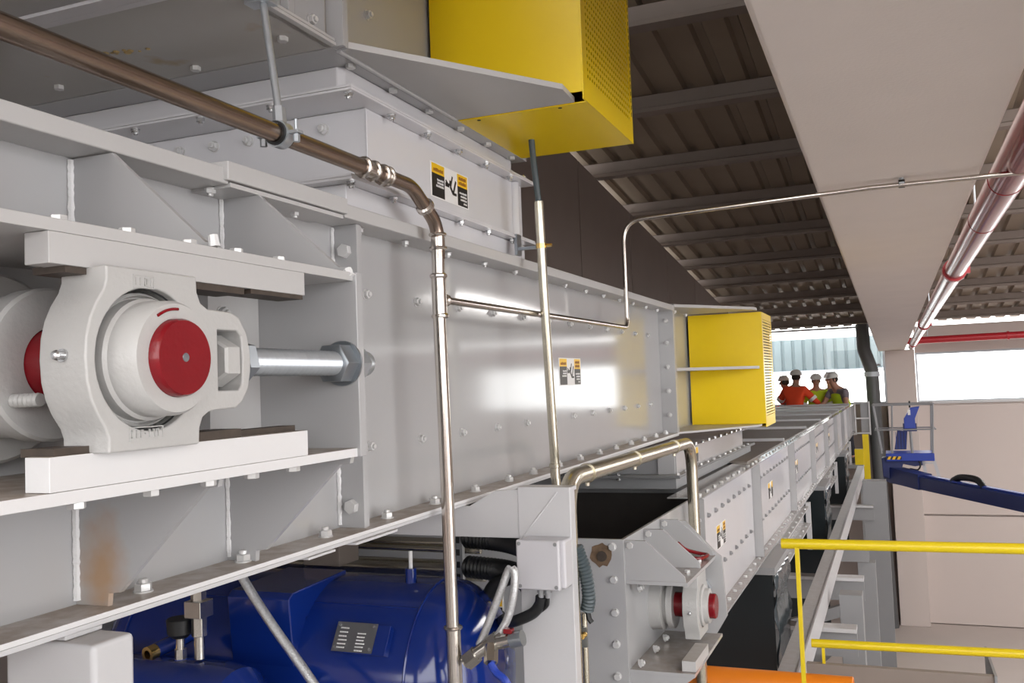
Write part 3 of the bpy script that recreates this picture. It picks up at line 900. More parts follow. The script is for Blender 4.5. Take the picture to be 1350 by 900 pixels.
sleeve(ap, (PX, 1.880, 0.497), (PX, 1.915, 0.497), 0.0195)
d = (Vector((PX, 2.172, 0.42)) - Vector((PX, 2.03, 0.497))).normalized()
c0 = Vector((PX, 2.03, 0.497)).lerp(Vector((PX, 2.172, 0.42)), 0.52)
part('press_fitting', MB().lathe(c0, d, [(-0.01, 0.017), (-0.006, 0.0235), (0.0, 0.0245), (0.006, 0.0235), (0.01, 0.017)], 20), 'stainless', ap)
sleeve(ap, (PX, 2.172, 0.40), (PX, 2.172, 0.352), 0.0185)
part('pipe_drop', MB().tube([(PX, 2.172, 0.39), (PX, 2.166, 0.2), (PX, 2.18, -0.3), (PX, 2.195, -1.7)], 0.0170, 20), 'stainless', ap)
tee = part('tee', MB().lathe((PX, 2.169, 0.292), (0, 0.02, -1), [(0, 0.016), (0, 0.019), (0.004, 0.0235), (0.009, 0.0235), (0.013, 0.0195), (0.105, 0.0195), (0.109, 0.0235), (0.114, 0.0235), (0.118, 0.019), (0.118, 0.016)], 20), 'stainless', ap)
part('tee_outlet', MB().lathe((PX, 2.175, 0.224), (0, 1, 0), [(0, 0.0125), (0.022, 0.0125), (0.026, 0.017), (0.034, 0.017), (0.038, 0.012), (0.04, 0.009)], 16), 'stainless', tee)
sleeve(ap, (PX, 2.187, -0.62), (PX, 2.19, -0.80), 0.0195)

br = thing('branch_pipe', 'thin stainless branch pipe rising from the tee and running right under the concrete beam', 'pipe', (PX, 4.08, 0.22), 'M')
yb = 4.10
e0 = w2m((1.6, 4.02, 0.775))
pth = fillet([(PX, 2.20, 0.224), (PX, yb, 0.232), (PX, yb, 0.72), (0.0, yb - 0.0, 0.755), tuple(e0)], [0.05, 0.10, 0.0], 8)
part('pipe', MB().tube(pth, 0.0105, 14), 'stainless', br)
cl_ = Vector((0.118, yb, 0.758))
part('pipe_clip', MB().lathe(cl_ - Vector((0.012, 0, 0)), (1, 0, 0), [(0, 0.0105), (0, 0.017), (0.024, 0.017), (0.024, 0.0105)], 16), 'black', br, label='black rubber lined clip')
part('clip_screw', MB().cyl(cl_ + Vector((0, 0, 0.015)), cl_ + Vector((0, 0, 0.060)), 0.005, 10).hexp(cl_ + Vector((0, 0, 0.017)), cl_ + Vector((0, 0, 0.027)), 0.010), 'zinc', br)
part('clip_ear', MB().box(cl_.x - 0.01, cl_.x + 0.01, yb - 0.028, yb + 0.028, cl_.z - 0.003, cl_.z + 0.003), 'zinc', br)

hr = thing('pipe_hanger', 'bluish threaded hanger rod with clamps holding the brown pipe below the overhead casing', 'hanger', (-1.075, 1.495, 0.497), 'M')
part('rod', MB().cyl((-1.062, 1.494, 0.53), (-1.135, 1.545, 0.815), 0.0075, 12), 'zinc', hr)
part('rod_sleeve', MB().hexp((-1.061, 1.493, 0.518), (-1.066, 1.497, 0.552), 0.013), 'zinc', hr)
bc = part('beam_clamp', MB().box(-1.165, -1.11, 1.52, 1.565, 0.818, 0.834).box(-1.165, -1.115, 1.525, 1.56, 0.787, 0.799).box(-1.122, -1.108, 1.52, 1.565, 0.787, 0.834), 'zinc', hr, 0.002)
part('clamp_screw', MB().hexp((-1.132, 1.543, 0.834), (-1.132, 1.543, 0.86), 0.012), 'zinc', bc)
part('rubber_lining', MB().lathe((PX, 1.472, 0.497), (0, 1, 0), [(0, 0.0187), (0, 0.0235), (0.036, 0.0235), (0.036, 0.0187)], 22), 'black', hr)
part('pipe_ring', MB().lathe((PX, 1.478, 0.497), (0, 1, 0), [(0, 0.0237), (0, 0.0265), (0.024, 0.0265), (0.024, 0.0237)], 22), 'zinc', hr)
part('ring_ear', MB().box(PX + 0.022, PX + 0.048, 1.480, 1.500, 0.494, 0.500), 'zinc', hr, 0.001)
part('ring_ear', MB().box(PX - 0.048, PX - 0.022, 1.480, 1.500, 0.494, 0.500), 'zinc', hr, 0.001)
part('ring_screw', MB().hexp((PX + 0.038, 1.49, 0.478), (PX + 0.038, 1.49, 0.492), 0.007).cyl((PX + 0.038, 1.49, 0.492), (PX + 0.038, 1.49, 0.522), 0.0035, 8), 'zinc', hr)
part('ring_screw', MB().hexp((PX - 0.038, 1.49, 0.478), (PX - 0.038, 1.49, 0.492), 0.007).cyl((PX - 0.038, 1.49, 0.492), (PX - 0.038, 1.49, 0.522), 0.0035, 8), 'zinc', hr)

cd = thing('conduit', 'slim upright steel conduit with a grey cable entering its top, right of the brown pipe', 'conduit', (-1.03, 2.9, -0.36), 'M')
part('tube', MB().tube([(-1.03, 2.885, 0.60), (-1.03, 2.90, 0.3), (-1.03, 2.955, -0.36)], 0.0155, 18), 'conduit', cd)
part('collar', MB().lathe((-1.03, 2.945, -0.275), (0, 0.05, -1), [(0, 0.0155), (0, 0.019), (0.012, 0.019), (0.014, 0.0165), (0.05, 0.0165)], 18), 'conduit', cd)
part('cable', MB().tube(spline([(-1.035, 2.845, 0.83), (-1.035, 2.86, 0.74), (-1.03, 2.888, 0.58)], 6), 0.0105, 12), 'grey_hose', cd)
cb = part('clip', MB().lathe((-1.03, 2.892, 0.46), (0, 0.05, -1), [(0, 0.0157), (0, 0.0185), (0.016, 0.0185), (0.016, 0.0157)], 16), 'brass', cd)
part('clip_bracket', MB().box(-1.125, -1.045, 2.90, 2.915, 0.446, 0.456).box(-1.125, -1.115, 2.89, 2.93, 0.43, 0.50), 'dark_zinc', cd)
part('clip_screw', MB().hexp((-1.012, 2.892, 0.452), (-0.992, 2.892, 0.452), 0.006), 'brass', cb)

p3 = thing('bent_conduit', 'thick steel conduit bending over the lower drop chute and back down', 'conduit', (-0.85, 4.2, -1.7), 'W')
pth = fillet([(-0.85, 2.455, -0.9), (-0.85, 2.455, -0.238), (-0.85, 4.19, -0.238), (-0.85, 4.19, -1.70)], [0.10, 0.14], 9)
part('tube', MB().tube(pth, 0.0255, 20), 'conduit', p3)
for yy in (2.64, 3.19, 3.83):
    part('collar', MB().lathe((-0.85, yy, -0.238), (0, 1, 0), [(0, 0.0255), (0, 0.0295), (0.014, 0.0295), (0.014, 0.0255)], 20), 'conduit', p3)
    part('collar_screw', MB().hexp((-0.85, yy + 0.007, -0.276), (-0.85, yy + 0.007, -0.262), 0.007), 'conduit', p3)

# ================================================================== SUPPORTS UNDER THE MAIN CONVEYOR
po = thing('support_post', 'white steel post with haunched cross beam carrying the long conveyor', 'post', (-0.87, 2.5, -1.70), 'M')
part('post', MB().box(-0.952, -0.80, 2.40, 2.405, -1.70, -0.288).box(-0.806, -0.80, 2.405, 2.445, -1.70, -0.288).box(-0.952, -0.946, 2.405, 2.445, -1.70, -0.30), 'white_paint', po, 0.002)
part('cap_plate', MB().box(-0.952, -0.797, 2.402, 2.452, -0.300, -0.288), 'white_paint', po, 0.002)
part('haunch', MB().prism([(-2.7, -0.3435), (-1.10, -0.3435), (-1.02, -0.30), (-0.952, -0.296), (-0.952, -0.43), (-2.7, -0.43)], 1, 2.402, 2.412), 'white_paint', po, 0.001)
part('rear_post', MB().box(-2.68, -2.55, 2.40, 2.55, -1.70, -0.43), 'white_paint', po, 0.003)
part('weld_bead', weld([(-0.945, 2.400, -0.43), (-0.835, 2.400, -0.30)], 0.0025), 'white_paint', po)
sq = solo('square_tube_post', 'white square tube post under the conveyor in the bottom left corner', 'post', MB().box(-1.235, -1.06, 1.015, 1.095, -1.70, -0.352), 'white_paint', (-1.15, 1.05, -1.70), 'M', 0.009)
solo('bearing_plate', 'white chipped plate between square tube post and conveyor flange', 'plate', MB().box(-1.23, -1.118, 1.02, 1.09, -0.3515, -0.343), 'white_paint', (-1.15, 1.05, -0.352), 'M', 0.003)

# junction box
jb = thing('junction_box', 'light grey plastic junction box with four corner screws on the white post', 'box', (-0.87, 2.36, -0.55), 'M')
part('body', MB().box(-0.928, -0.797, 2.335, 2.399, -0.550, -0.420), 'box', jb, 0.008)
part('lid', MB().box(-0.931, -0.809, 2.318, 2.336, -0.551, -0.419), 'box', jb, 0.006)
for xx in (-0.921, -0.819):
    for zz in (-0.541, -0.429):
        part('lid_screw', MB().lathe((xx, 2.318, zz), (0, -1, 0), [(0, 0), (0, 0.0052), (0.0015, 0.0052), (0.0015, 0.0038), (0.0005, 0.0038), (0.0005, 0)], 12).box(xx - 0.0008, xx + 0.0008, 2.316, 2.318, zz - 0.003, zz + 0.003), 'frame_grey', jb)
for xx in (-0.880, -0.860):
    part('cable_gland', MB().hexp((xx, 2.365, -0.55), (xx, 2.365, -0.566), 0.011).cyl((xx, 2.365, -0.566), (xx, 2.365, -0.580), 0.008, 12), 'frame_grey', jb)
def J(x, y, z): return Vector((x, y, z))
solo('cable', 'black sheathed cable looping left from the junction box glands behind the braided hoses', 'cable', MB().tube(spline([J(-0.880, 2.365, -0.578), J(-0.886, 2.368, -0.60), J(-0.908, 2.37, -0.625), J(-0.955, 2.378, -0.648), J(-1.0, 2.42, -0.668), J(-1.06, 2.52, -0.695), J(-1.15, 2.72, -0.73)], 8), 0.0155, 14), 'black', (-0.95, 2.45, -0.66), 'M')
solo('cable', 'thick black cable bulging left of the braided hose loop', 'cable', MB().tube(spline([J(-1.05, 2.60, -0.575), J(-1.115, 2.60, -0.61), J(-1.14, 2.60, -0.66), J(-1.12, 2.60, -0.705)], 8), 0.022, 14), 'black', (-1.1, 2.6, -0.65), 'M')
solo('cable', 'thin black wire from the right gland of the junction box', 'cable', MB().tube(spline([J(-0.860, 2.365, -0.578), J(-0.864, 2.366, -0.60), J(-0.885, 2.375, -0.618), J(-0.90, 2.39, -0.625)], 6), 0.005, 8), 'black', (-0.87, 2.37, -0.6), 'M')
for zz, lb in ((-0.488, 'upper black corrugated hose entering left side behind the junction box'), (-0.582, 'lower black corrugated hose entering left side behind the junction box')):
    solo('corrugated_hose', lb, 'hose', corrugated([J(-1.26, 2.72, zz), J(-1.12, 2.68, zz), J(-1.0, 2.56, zz + 0.006), J(-0.93, 2.44, zz + 0.01)], 0.036, 0.014), 'black', (-1.1, 2.65, zz), 'M')
solo('corrugated_hose', 'short grey corrugated hose hanging right of the white post', 'hose', corrugated([J(-0.81, 2.47, -0.46), J(-0.79, 2.48, -0.53), J(-0.785, 2.49, -0.60), J(-0.795, 2.50, -0.64)], 0.020, 0.010), 'grey_hose', (-0.79, 2.49, -0.6), 'M')
solo('cable', 'black cable tail below the grey corrugated hose', 'cable', MB().tube([J(-0.795, 2.50, -0.635), J(-0.79, 2.50, -0.665), J(-0.782, 2.5, -0.675)], 0.008, 8), 'black', (-0.79, 2.5, -0.66), 'M')
lp = thing('thin_conduit', 'narrow steel conduit with brass wing clip right behind the white post', 'conduit', (-0.81, 2.52, -1.7), 'M')
part('tube', MB().tube([(-0.812, 2.52, -0.655), (-0.812, 2.52, -1.70)], 0.0095, 12), 'conduit', lp)
part('clip', MB().box(-0.822, -0.798, 2.500, 2.509, -0.745, -0.69), 'dark_zinc', lp)
part('wing_nut', MB().hexp((-0.806, 2.50, -0.71), (-0.806, 2.478, -0.71), 0.008).sphere((-0.800, 2.485, -0.705), 0.008, 10).sphere((-0.814, 2.485, -0.716), 0.007, 10), 'brass', lp)

# pipes behind the tank
for i, (zz, rr, lb) in enumerate(((-0.535, 0.016, 'uppermost steel pipe running level behind the blue tank'), (-0.553, 0.010, 'thin steel pipe just under the uppermost pipe behind the tank'), (-0.626, 0.034, 'thickest steel pipe running level behind the blue tank'))):
    solo('steel_pipe', lb, 'pipe', MB().cyl((-2.4, 2.86, zz), (-1.26, 2.86 - 0.03 * (i == 1), zz), rr, 18), 'conduit', (-1.8, 2.86, zz), 'M')
so = thing('strut_rail', 'perforated upright strut rail where the level pipes end', 'rail', (-1.30, 2.8, -1.7), 'M')
part('channel', MB().box(-1.335, -1.305, 2.78, 2.80, -1.7, -0.50), 'frame_grey', so, 0.001)
for k in range(6):
    part('slot', MB().box(-1.326, -1.314, 2.7785, 2.7802, -0.72 + 0.04 * k, -0.70 + 0.04 * k), 'black', so)
solo('crossing_block', 'small dark block hanging under the conveyor above the pipes', 'block', MB().box(-1.80, -1.66, 2.60, 2.72, -0.575, -0.50), 'steel_brown', (-1.75, 2.66, -0.575), 'M', 0.003)

# ================================================================== BLUE AIR RECEIVER
TY, TZ, TR = 2.50, -0.85, 0.275
tk = thing('air_tank', 'large glossy blue air receiver tank lying under the conveyor', 'tank', (-1.75, TY, -1.70), 'M')
prof = [(-2.30, 0.0)]
def dome(x0, sgn):
    out = []
    for k in range(9):
        a = PI / 2 * k / 8
        out.append((x0 + sgn * 0.19 * math.cos(a), TR * math.sin(a)))
    return out
pf = dome(-2.22, -1) + dome(-1.235, 1)[::-1]
part('shell', MB().lathe((0, TY, TZ), (1, 0, 0), pf, 64), 'blue', tk)
cs = [Vector((-1.235, TY + (TR + 0.001) * math.cos(2 * PI * k / 60), TZ + (TR + 0.001) * math.sin(2 * PI * k / 60))) for k in range(61)]
part('seam_weld', MB().tube(cs, 0.004, 6), 'blue', tk)
cs = [Vector((-2.22, TY + (TR + 0.001) * math.cos(2 * PI * k / 60), TZ + (TR + 0.001) * math.sin(2 * PI * k / 60))) for k in range(61)]
part('seam_weld', MB().tube(cs, 0.004, 6), 'blue', tk)
a = math.radians(125)
part('seam_weld', MB().tube([(-2.2, TY + TR * math.cos(a), TZ + TR * math.sin(a)), (-1.24, TY + TR * math.cos(a), TZ + TR * math.sin(a))], 0.003, 6), 'blue', tk)
part('saddle', MB().prism([(2.245, -0.9), (2.215, -0.59), (2.235, -0.575), (2.52, -0.565), (2.52, -0.60), (2.30, -0.66)], 0, -1.80, -1.585), 'blue', tk, 0.004)
part('socket', MB().cyl((-1.325, 2.46, -0.585), (-1.325, 2.46, -0.538), 0.017, 16), 'blue', tk)
part('stub_tube', MB().cyl((-1.325, 2.46, -0.54), (-1.33, 2.47, -0.49), 0.006, 10), 'mark_white', tk)
part('foot', MB().box(-2.1, -2.06, 2.32, 2.68, -1.70, -1.02), 'blue', tk)
part('foot', MB().box(-1.44, -1.40, 2.32, 2.68, -1.70, -1.02), 'blue', tk)
# data plate on a bent bracket
def tpt(x, ang, r): return Vector((x, TY + r * math.cos(ang), TZ + r * math.sin(ang)))
A0, A1 = math.radians(140), math.radians(156)
def plate_q(x0, x1, a0, a1, r, t):
    mb = MB()
    return mb.hexa([tpt(x0, a1, r), tpt(x1, a1, r), tpt(x1, a0, r), tpt(x0, a0, r), tpt(x0, a1, r + t), tpt(x1, a1, r + t), tpt(x1, a0, r + t), tpt(x0, a0, r + t)])
bk = part('plate_bracket', plate_q(-1.445, -1.288, A0, A1, TR + 0.002, 0.026), 'blue', tk, 0.002)
npl = part('data_plate', plate_q(-1.455, -1.327, A0 - 0.0, A1 - 0.01, TR + 0.029, 0.0015), 'plate', tk, label='dull metal data plate with rows of small print')
rnd = random.Random(11)
mb, nb = MB(), 0
PR = TR + 0.0307
for col0, col1, rows in ((-1.440, -1.415, (0.22, 0.36, 0.50, 0.63, 0.76, 0.88)), (-1.382, -1.358, (0.38, 0.50, 0.61, 0.72, 0.83, 0.95))):
    for v in rows:
        x = col0
        while x < col1:
            wd = rnd.uniform(0.0025, 0.005)
            am = A0 + (A1 - A0) * v * 0.95
            p0 = tpt(x, am + 0.006, PR); p1 = tpt(x + wd, am + 0.006, PR); p2 = tpt(x + wd, am - 0.006, PR); p3_ = tpt(x, am - 0.006, PR)
            off = (tpt(0, am, 1) - tpt(0, am, 0)).normalized() * 0.0006
            mb.hexa([p0 - off, p1 - off, p2 - off, p3_ - off, p0 + off, p1 + off, p2 + off, p3_ + off])
            x += wd + 0.0016
part('lettering', mb, 'mark_white', npl)
for xx in (-1.446, -1.336):
    for am in (A0 + 0.03, A1 - 0.045):
        c = tpt(xx, am, PR - 0.002); dn = (tpt(0, am, 1) - tpt(0, am, 0)).normalized()
        part('plate_screw', MB().cyl(c, c + dn * 0.003, 0.0045, 10), 'bright_bolt', npl)

# second, smaller blue vessel in front with valves and gauge
t2 = thing('air_cylinder', 'smaller dusty blue vessel below the tank at the bottom left, with fittings', 'tank', (-1.9, 2.05, -1.70), 'M')
part('shell', MB().lathe((0, 2.03, -0.875), (1, 0, 0), [(-2.4, 0), (-2.36, 0.10), (-2.28, 0.155), (-1.68, 0.155), (-1.62, 0.145), (-1.57, 0.09), (-1.555, 0)], 40), 'blue', t2)
part('foot', MB().box(-2.2, -2.17, 1.95, 2.11, -1.70, -0.99), 'blue', t2)
part('foot', MB().box(-1.75, -1.72, 1.95, 2.11, -1.70, -0.99), 'blue', t2)
part('nipple', MB().cyl((-1.817, 2.04, -0.76), (-1.817, 2.04, -0.719), 0.019, 16), 'blue', t2)
gg = thing('pressure_gauge', 'round black capped gauge on a brass stem above the smaller blue vessel', 'gauge', (-1.935, 2.04, -0.772), 'M')
part('stem', MB().hexp((-1.935, 2.04, -0.772), (-1.935, 2.04, -0.745), 0.016).cyl((-1.935, 2.04, -0.745), (-1.935, 2.04, -0.712), 0.012, 14), 'nickel', gg)
part('cap', MB().lathe((-1.935, 2.04, -0.715), (0, 0, 1), [(0, 0), (0, 0.02), (0.012, 0.034), (0.05, 0.036), (0.053, 0.033), (0.053, 0)], 24), 'black', gg)
vv = thing('safety_valve', 'nickel safety valve stack rising to the conveyor flange beside the black gauge', 'valve', (-1.83, 2.04, -0.81), 'M')
part('inlet', MB().cyl((-1.83, 2.04, -0.812), (-1.83, 2.04, -0.74), 0.014, 14), 'nickel', vv)
part('body', MB().hexp((-1.83, 2.04, -0.752), (-1.83, 2.04, -0.68), 0.021).box(-1.857, -1.803, 2.013, 2.067, -0.70, -0.655), 'nickel', vv, 0.002)
part('union', MB().hexp((-1.83, 2.04, -0.655), (-1.83, 2.04, -0.625), 0.021).hexp((-1.83, 2.04, -0.618), (-1.83, 2.04, -0.585), 0.019), 'nickel', vv)
part('outlet_pipe', MB().cyl((-1.83, 2.04, -0.63), (-1.83, 2.04, -0.445), 0.012, 14), 'zinc', vv)
bcock = thing('drain_cock', 'small brass open ended cock pointing forward at the far left of the blue tank', 'valve', (-2.0, 2.1, -0.75), 'M')
part('body', MB().cyl((-2.01, 2.23, -0.735), (-2.03, 2.06, -0.755), 0.022, 16), 'blue', bcock)
part('ring', MB().lathe((-2.03, 2.06, -0.755), (-0.1, -1, -0.1), [(0, 0.011), (0, 0.021), (0.028, 0.021), (0.028, 0.012), (0.002, 0.011)], 20), 'brass', bcock)

def shift(o, d):
    o.matrix_world = o.matrix_world @ Matrix.Translation(d)
shift(gg, (0.118, 0, 0.052)); shift(vv, (0.078, 0, 0.097)); shift(bcock, (0.125, -0.02, 0.049))
# braided hoses and valve cluster right of the tank
def hose(label, pts, r=0.0125):
    return solo('braided_hose', label, 'hose', MB().tube(spline([Vector(p) for p in pts], 10), r, 14), 'braid', pts[0], 'M')
hose('braided steel hose hanging diagonally in front of the blue tank', [(-1.70, 2.08, -0.40), (-1.63, 2.08, -0.51), (-1.54, 2.08, -0.625), (-1.418, 2.08, -0.765), (-1.36, 2.08, -0.85), (-1.33, 2.08, -1.0)])
hose('left leg braided hose looping up beside the tank dome', [(-1.000, 2.215, -0.675), (-0.975, 2.22, -0.62), (-0.941, 2.225, -0.54), (-0.920, 2.23, -0.488), (-0.911, 2.23, -0.476)], 0.0105)
hose('right leg braided hose of the loop beside the tank dome', [(-0.909, 2.232, -0.476), (-0.900, 2.23, -0.49), (-0.903, 2.225, -0.54), (-0.919, 2.22, -0.60), (-0.945, 2.21, -0.645), (-0.965, 2.205, -0.66)], 0.0105)
vc = thing('valve_cluster', 'nickel tee and ball valve with blue lever at the foot of the vertical pipe', 'valve', (-0.98, 2.2, -0.7), 'M')
part('elbow', MB().tube([(-1.03, 2.19, -0.715), (-1.0, 2.195, -0.69), (-0.96, 2.205, -0.662)], 0.017, 14), 'nickel', vc)
part('union_nut', MB().hexp((-1.025, 2.19, -0.712), (-1.0, 2.195, -0.692), 0.024), 'nickel', vc)
part('tee', MB().tube([(-0.985, 2.2, -0.68), (-0.93, 2.21, -0.645)], 0.016, 14), 'nickel', vc)
part('union_nut', MB().hexp((-0.962, 2.205, -0.664), (-0.945, 2.208, -0.652), 0.022), 'nickel', vc)
part('ball_valve', MB().hexp((-0.955, 2.19, -0.665), (-0.945, 2.16, -0.70), 0.018).cyl((-0.94, 2.2, -0.66), (-0.88, 2.2, -0.645), 0.017, 14), 'nickel', vc)
part('plug', MB().cyl((-0.905, 2.2, -0.652), (-0.872, 2.2, -0.643), 0.020, 16), 'dark_zinc', vc)
part('red_cap', MB().box(-0.922, -0.898, 2.19, 2.21, -0.634, -0.622), 'red', vc, 0.002)
lv = part('lever', MB().tube(spline([J(-0.946, 2.16, -0.70), J(-0.93, 2.155, -0.72), J(-0.905, 2.15, -0.735), J(-0.893, 2.15, -0.76), J(-0.892, 2.15, -0.80)], 6), 0.010, 10), 'lift_blue', vc, label='blue valve lever')
# small label behind the hoses
sl = solo('warning_plate', 'small white, yellow and black label on the tail box behind the braided hoses', 'label', MB().box(-1.475, -1.365, 3.1815, 3.1845, -0.825, -0.733), 'mark_white', (-1.42, 3.18, -0.825), 'W')
part('yellow_field', MB().box(-1.42, -1.37, 3.1800, 3.1820, -0.775, -0.738), 'mark_yellow', sl)
part('black_field', MB().box(-1.42, -1.37, 3.1800, 3.1820, -0.82, -0.779), 'mark_black', sl)
part('pictogram', MB().ring([(-1.468, -0.79), (-1.43, -0.79), (-1.43, -0.745), (-1.468, -0.745)], [(-1.462, -0.784), (-1.436, -0.784), (-1.436, -0.751), (-1.462, -0.751)], 1, 3.1800, 3.1820).box(-1.455, -1.443, 3.18, 3.182, -0.775, -0.76), 'mark_black', sl)

# ================================================================== LOWER CONVEYOR (building axes)
LX, LT, LB = -0.90, -0.52, -1.14
lc = thing('drag_conveyor', 'longer lower drag conveyor with open tail box, running far to the bright window', 'conveyor', (-1.75, 12, LB), 'W')
# tail box, open on top
part('tail_end_plate', MB().box(-2.6, LX, 3.185, 3.20, -1.5, LT), 'paint', lc, 0.001)
part('tail_side', MB().box(LX - 0.012, LX, 3.2, 4.40, LB - 0.02, LT), 'paint', lc, 0.001)
part('tail_side', MB().box(-2.6, -2.588, 3.2, 4.40, LB - 0.02, LT), 'paint', lc)
part('tail_inside', MB().box(-2.588, LX - 0.012, 3.2, 4.40, LB, LB + 0.02).box(-2.588, LX - 0.012, 4.9, 4.92, LB, LT - 0.03).box(LX - 0.016, LX - 0.013, 3.2, 4.9, LB, LT - 0.004).box(-2.588, LX - 0.016, 3.2005, 3.203, LB, LT - 0.004), 'inside', lc, label='near-black inside of the open tail box')  # inner faces all share one near-black colour
bolts(lc, [(LX - 0.04, 3.185, z) for z in (-0.546, -0.66, -0.774, -0.884, -0.994, -1.1)], (0, -1, 0), 0.013, 'head')
rnd = random.Random(5)
rp_ = [(-0.985 + (0.034 + 0.012 * rnd.random()) * math.cos(2 * PI * k / 18), -0.575 + (0.034 + 0.014 * rnd.random()) * math.sin(2 * PI * k / 18)) for k in range(18)]
part('rust_patch', MB().prism(rp_, 1, 3.1838, 3.1851), 'rust', lc, label='brown rust patch around a plugged hole')
part('hole_plug', MB().cyl((-0.98, 3.1835, -0.58), (-0.98, 3.178, -0.58), 0.018, 18), 'dark_edge', lc)
bolts(lc, [(-1.3, 3.26, -0.62), (-1.05, 3.5, -0.60)], (0, 0, 1), 0.011, 'bright')
# main boxed run
part('casing', MB().box(-2.6, LX - 0.012, 4.92, 23.5, LB, LT - 0.006), 'frame_grey', lc)
JN = [4.4, 6.42, 8.82, 11.25, 13.65, 16.05, 18.45, 20.85, 23.5]
for a, b in zip(JN, JN[1:]):
    part('side_panel', MB().box(LX - 0.012, LX, a + 0.02, b - 0.02, LB, LT), 'paint_lit', lc)
    for yy in (a + 0.004, b - 0.014):
        part('joint_flange', MB().box(LX, LX + 0.055, yy, yy + 0.010, LB + 0.005, LT - 0.002), 'paint', lc)
    part('top_flange', MB().box(LX - 0.12, LX + 0.05, a + 0.01, b - 0.01, LT, LT + 0.006), 'paint', lc, 0.001)
    part('bottom_flange', MB().box(LX - 0.02, LX + 0.065, a, b - 0.004, LB - 0.012, LB), 'paint', lc, 0.001)
    n = 1
    if a > 6.0:
        for k in range(n):
            ya, yb_ = a + (b - a) * k / n, a + (b - a) * (k + 1) / n
            part('lid', MB().box(-2.55, LX - 0.03, ya + 0.02, yb_ - 0.02, LT + 0.006, LT + 0.014), 'lid', lc, 0.001)
            part('lid_joint', MB().box(-2.55, LX - 0.03, yb_ - 0.02, yb_ + 0.015, LT + 0.006, LT + 0.040), 'white_paint', lc, 0.001)
    st = 0.205
    pts = []
    y = a + 0.17
    while y < b - 0.08:
        pts += [(LX, y, LT - 0.125), (LX, y, LB + 0.20)]
        y += st
    if a < 16:
        bolts(lc, pts, (1, 0, 0), 0.0125, 'dull')
    pts, p2 = [], []
    y = a + 0.1
    while y < b - 0.05:
        pts.append((LX + 0.018, y, LT + 0.006)); p2.append((LX + 0.03, y, LB)); y += 0.205
    if a < 13:
        bolts(lc, pts, (0, 0, 1), 0.0115, 'plain')
        bolts(lc, p2, (0, 0, 1), 0.0115, 'plain')
    if a < 18:
        bolts(lc, [(LX + 0.03, a + 0.004, z) for z in (-0.62, -0.75, -0.88, -1.0)], (0, -1, 0), 0.011, 'plain')
for ya in (5.0, 7.24, 9.35, 12.1, 14.5):
    sticker(lc, LX, ya, ya + 0.29, -0.86, -0.735, fine=ya < 6)
# underside support frame down to the floor
for yy in (4.9, 10.2, 15.2, 20.2):
    part('leg', MB().box(-2.5, -2.38, yy, yy + 0.12, FZ, LB - 0.01), 'frame_grey', lc)
# tail gussets, shelves and end plate
for yy in (3.20, 3.47, 3.74):
    part('gusset', MB().prism([(LX, LT - 0.005), (LX + 0.075, LT - 0.005), (-0.692, -0.645), (-0.690, -0.664), (LX, -0.664)], 1, yy, yy + 0.012), 'paint', lc, 0.001)
    bolts(lc, [(LX + 0.02, yy - 0.001, LT - 0.022)], (0, -1, 0), 0.012, 'plain')
part('shelf', MB().box(LX, -0.682, 3.20, 3.76, -0.677, -0.664), 'paint', lc, 0.001)
part('shelf', MB().box(LX, -0.672, 3.20, 3.76, -0.985, -0.972), 'paint', lc, 0.001)
part('slide_bar', MB().box(-0.76, -0.705, 3.34, 3.62, -0.70, -0.678), 'paint_flat', lc, 0.001)
part('slide_bar', MB().box(-0.72, -0.672, 3.22, 3.46, -0.971, -0.935), 'paint_flat', lc, 0.001)
part('end_plate', MB().prism([(LX, -0.53), (-0.80, -0.53), (-0.68, -0.655), (-0.66, -0.67), (-0.648, -0.90), (-0.70, -0.985), (LX, -1.12)], 1, 3.752, 3.766), 'paint', lc, 0.001)
part('gusset', MB().prism([(LX, -0.985), (-0.676, -0.985), (-0.87, -1.14), (LX, -1.14)], 1, 3.202, 3.212), 'paint', lc, 0.001)
bolts(lc, [(-0.72, y, -0.664) for y in (3.27, 3.38, 3.6, 3.70)], (0, 0, 1), 0.0105, 'plain')
bolts(lc, [(LX + 0.03, 3.25, -0.70), (LX + 0.03, 3.22, -0.955), (LX + 0.035, 3.42, -0.958), (LX + 0.035, 3.58, -0.958)], (1, 0, 0.3), 0.013)
# tail shaft and bearing
ls = thing('tail_shaft', 'red shaft of the lower conveyor with its small end past the bearing', 'shaft', (-0.78, 3.58, -0.87), 'W')
SY, SZ = 3.58, -0.825
part('shaft', MB().lathe((LX, SY, SZ), (1, 0, 0), [(0, 0), (0, 0.0465), (0.238, 0.0465), (0.243, 0.043), (0.243, 0)], 36), 'red', ls)
part('packing_gland', MB().lathe((LX, SY, SZ), (1, 0, 0), [(0, 0.047), (0, 0.098), (0.045, 0.098), (0.05, 0.075), (0.062, 0.075), (0.066, 0.09), (0.085, 0.09), (0.088, 0.086), (0.088, 0.047)], 40), 'paint_cast', lc)
lbg = thing('take_up_bearing', 'small pale grey bearing block on the lower conveyor tail with nearby red shaft', 'bearing', (-0.73, SY, -0.935), 'W')
part('housing', plate_holes(MB(), [(3.50, -0.70), (3.66, -0.70), (3.665, -0.745), (3.69, -0.77), (3.70, -0.825), (3.69, -0.88), (3.665, -0.905), (3.66, -0.935), (3.50, -0.935), (3.495, -0.905), (3.475, -0.88), (3.465, -0.825), (3.475, -0.77), (3.495, -0.745)], [circ(SY, SZ, 0.078, 36)], 0, -0.765, -0.708), 'paint_cast', lbg, 0.003)
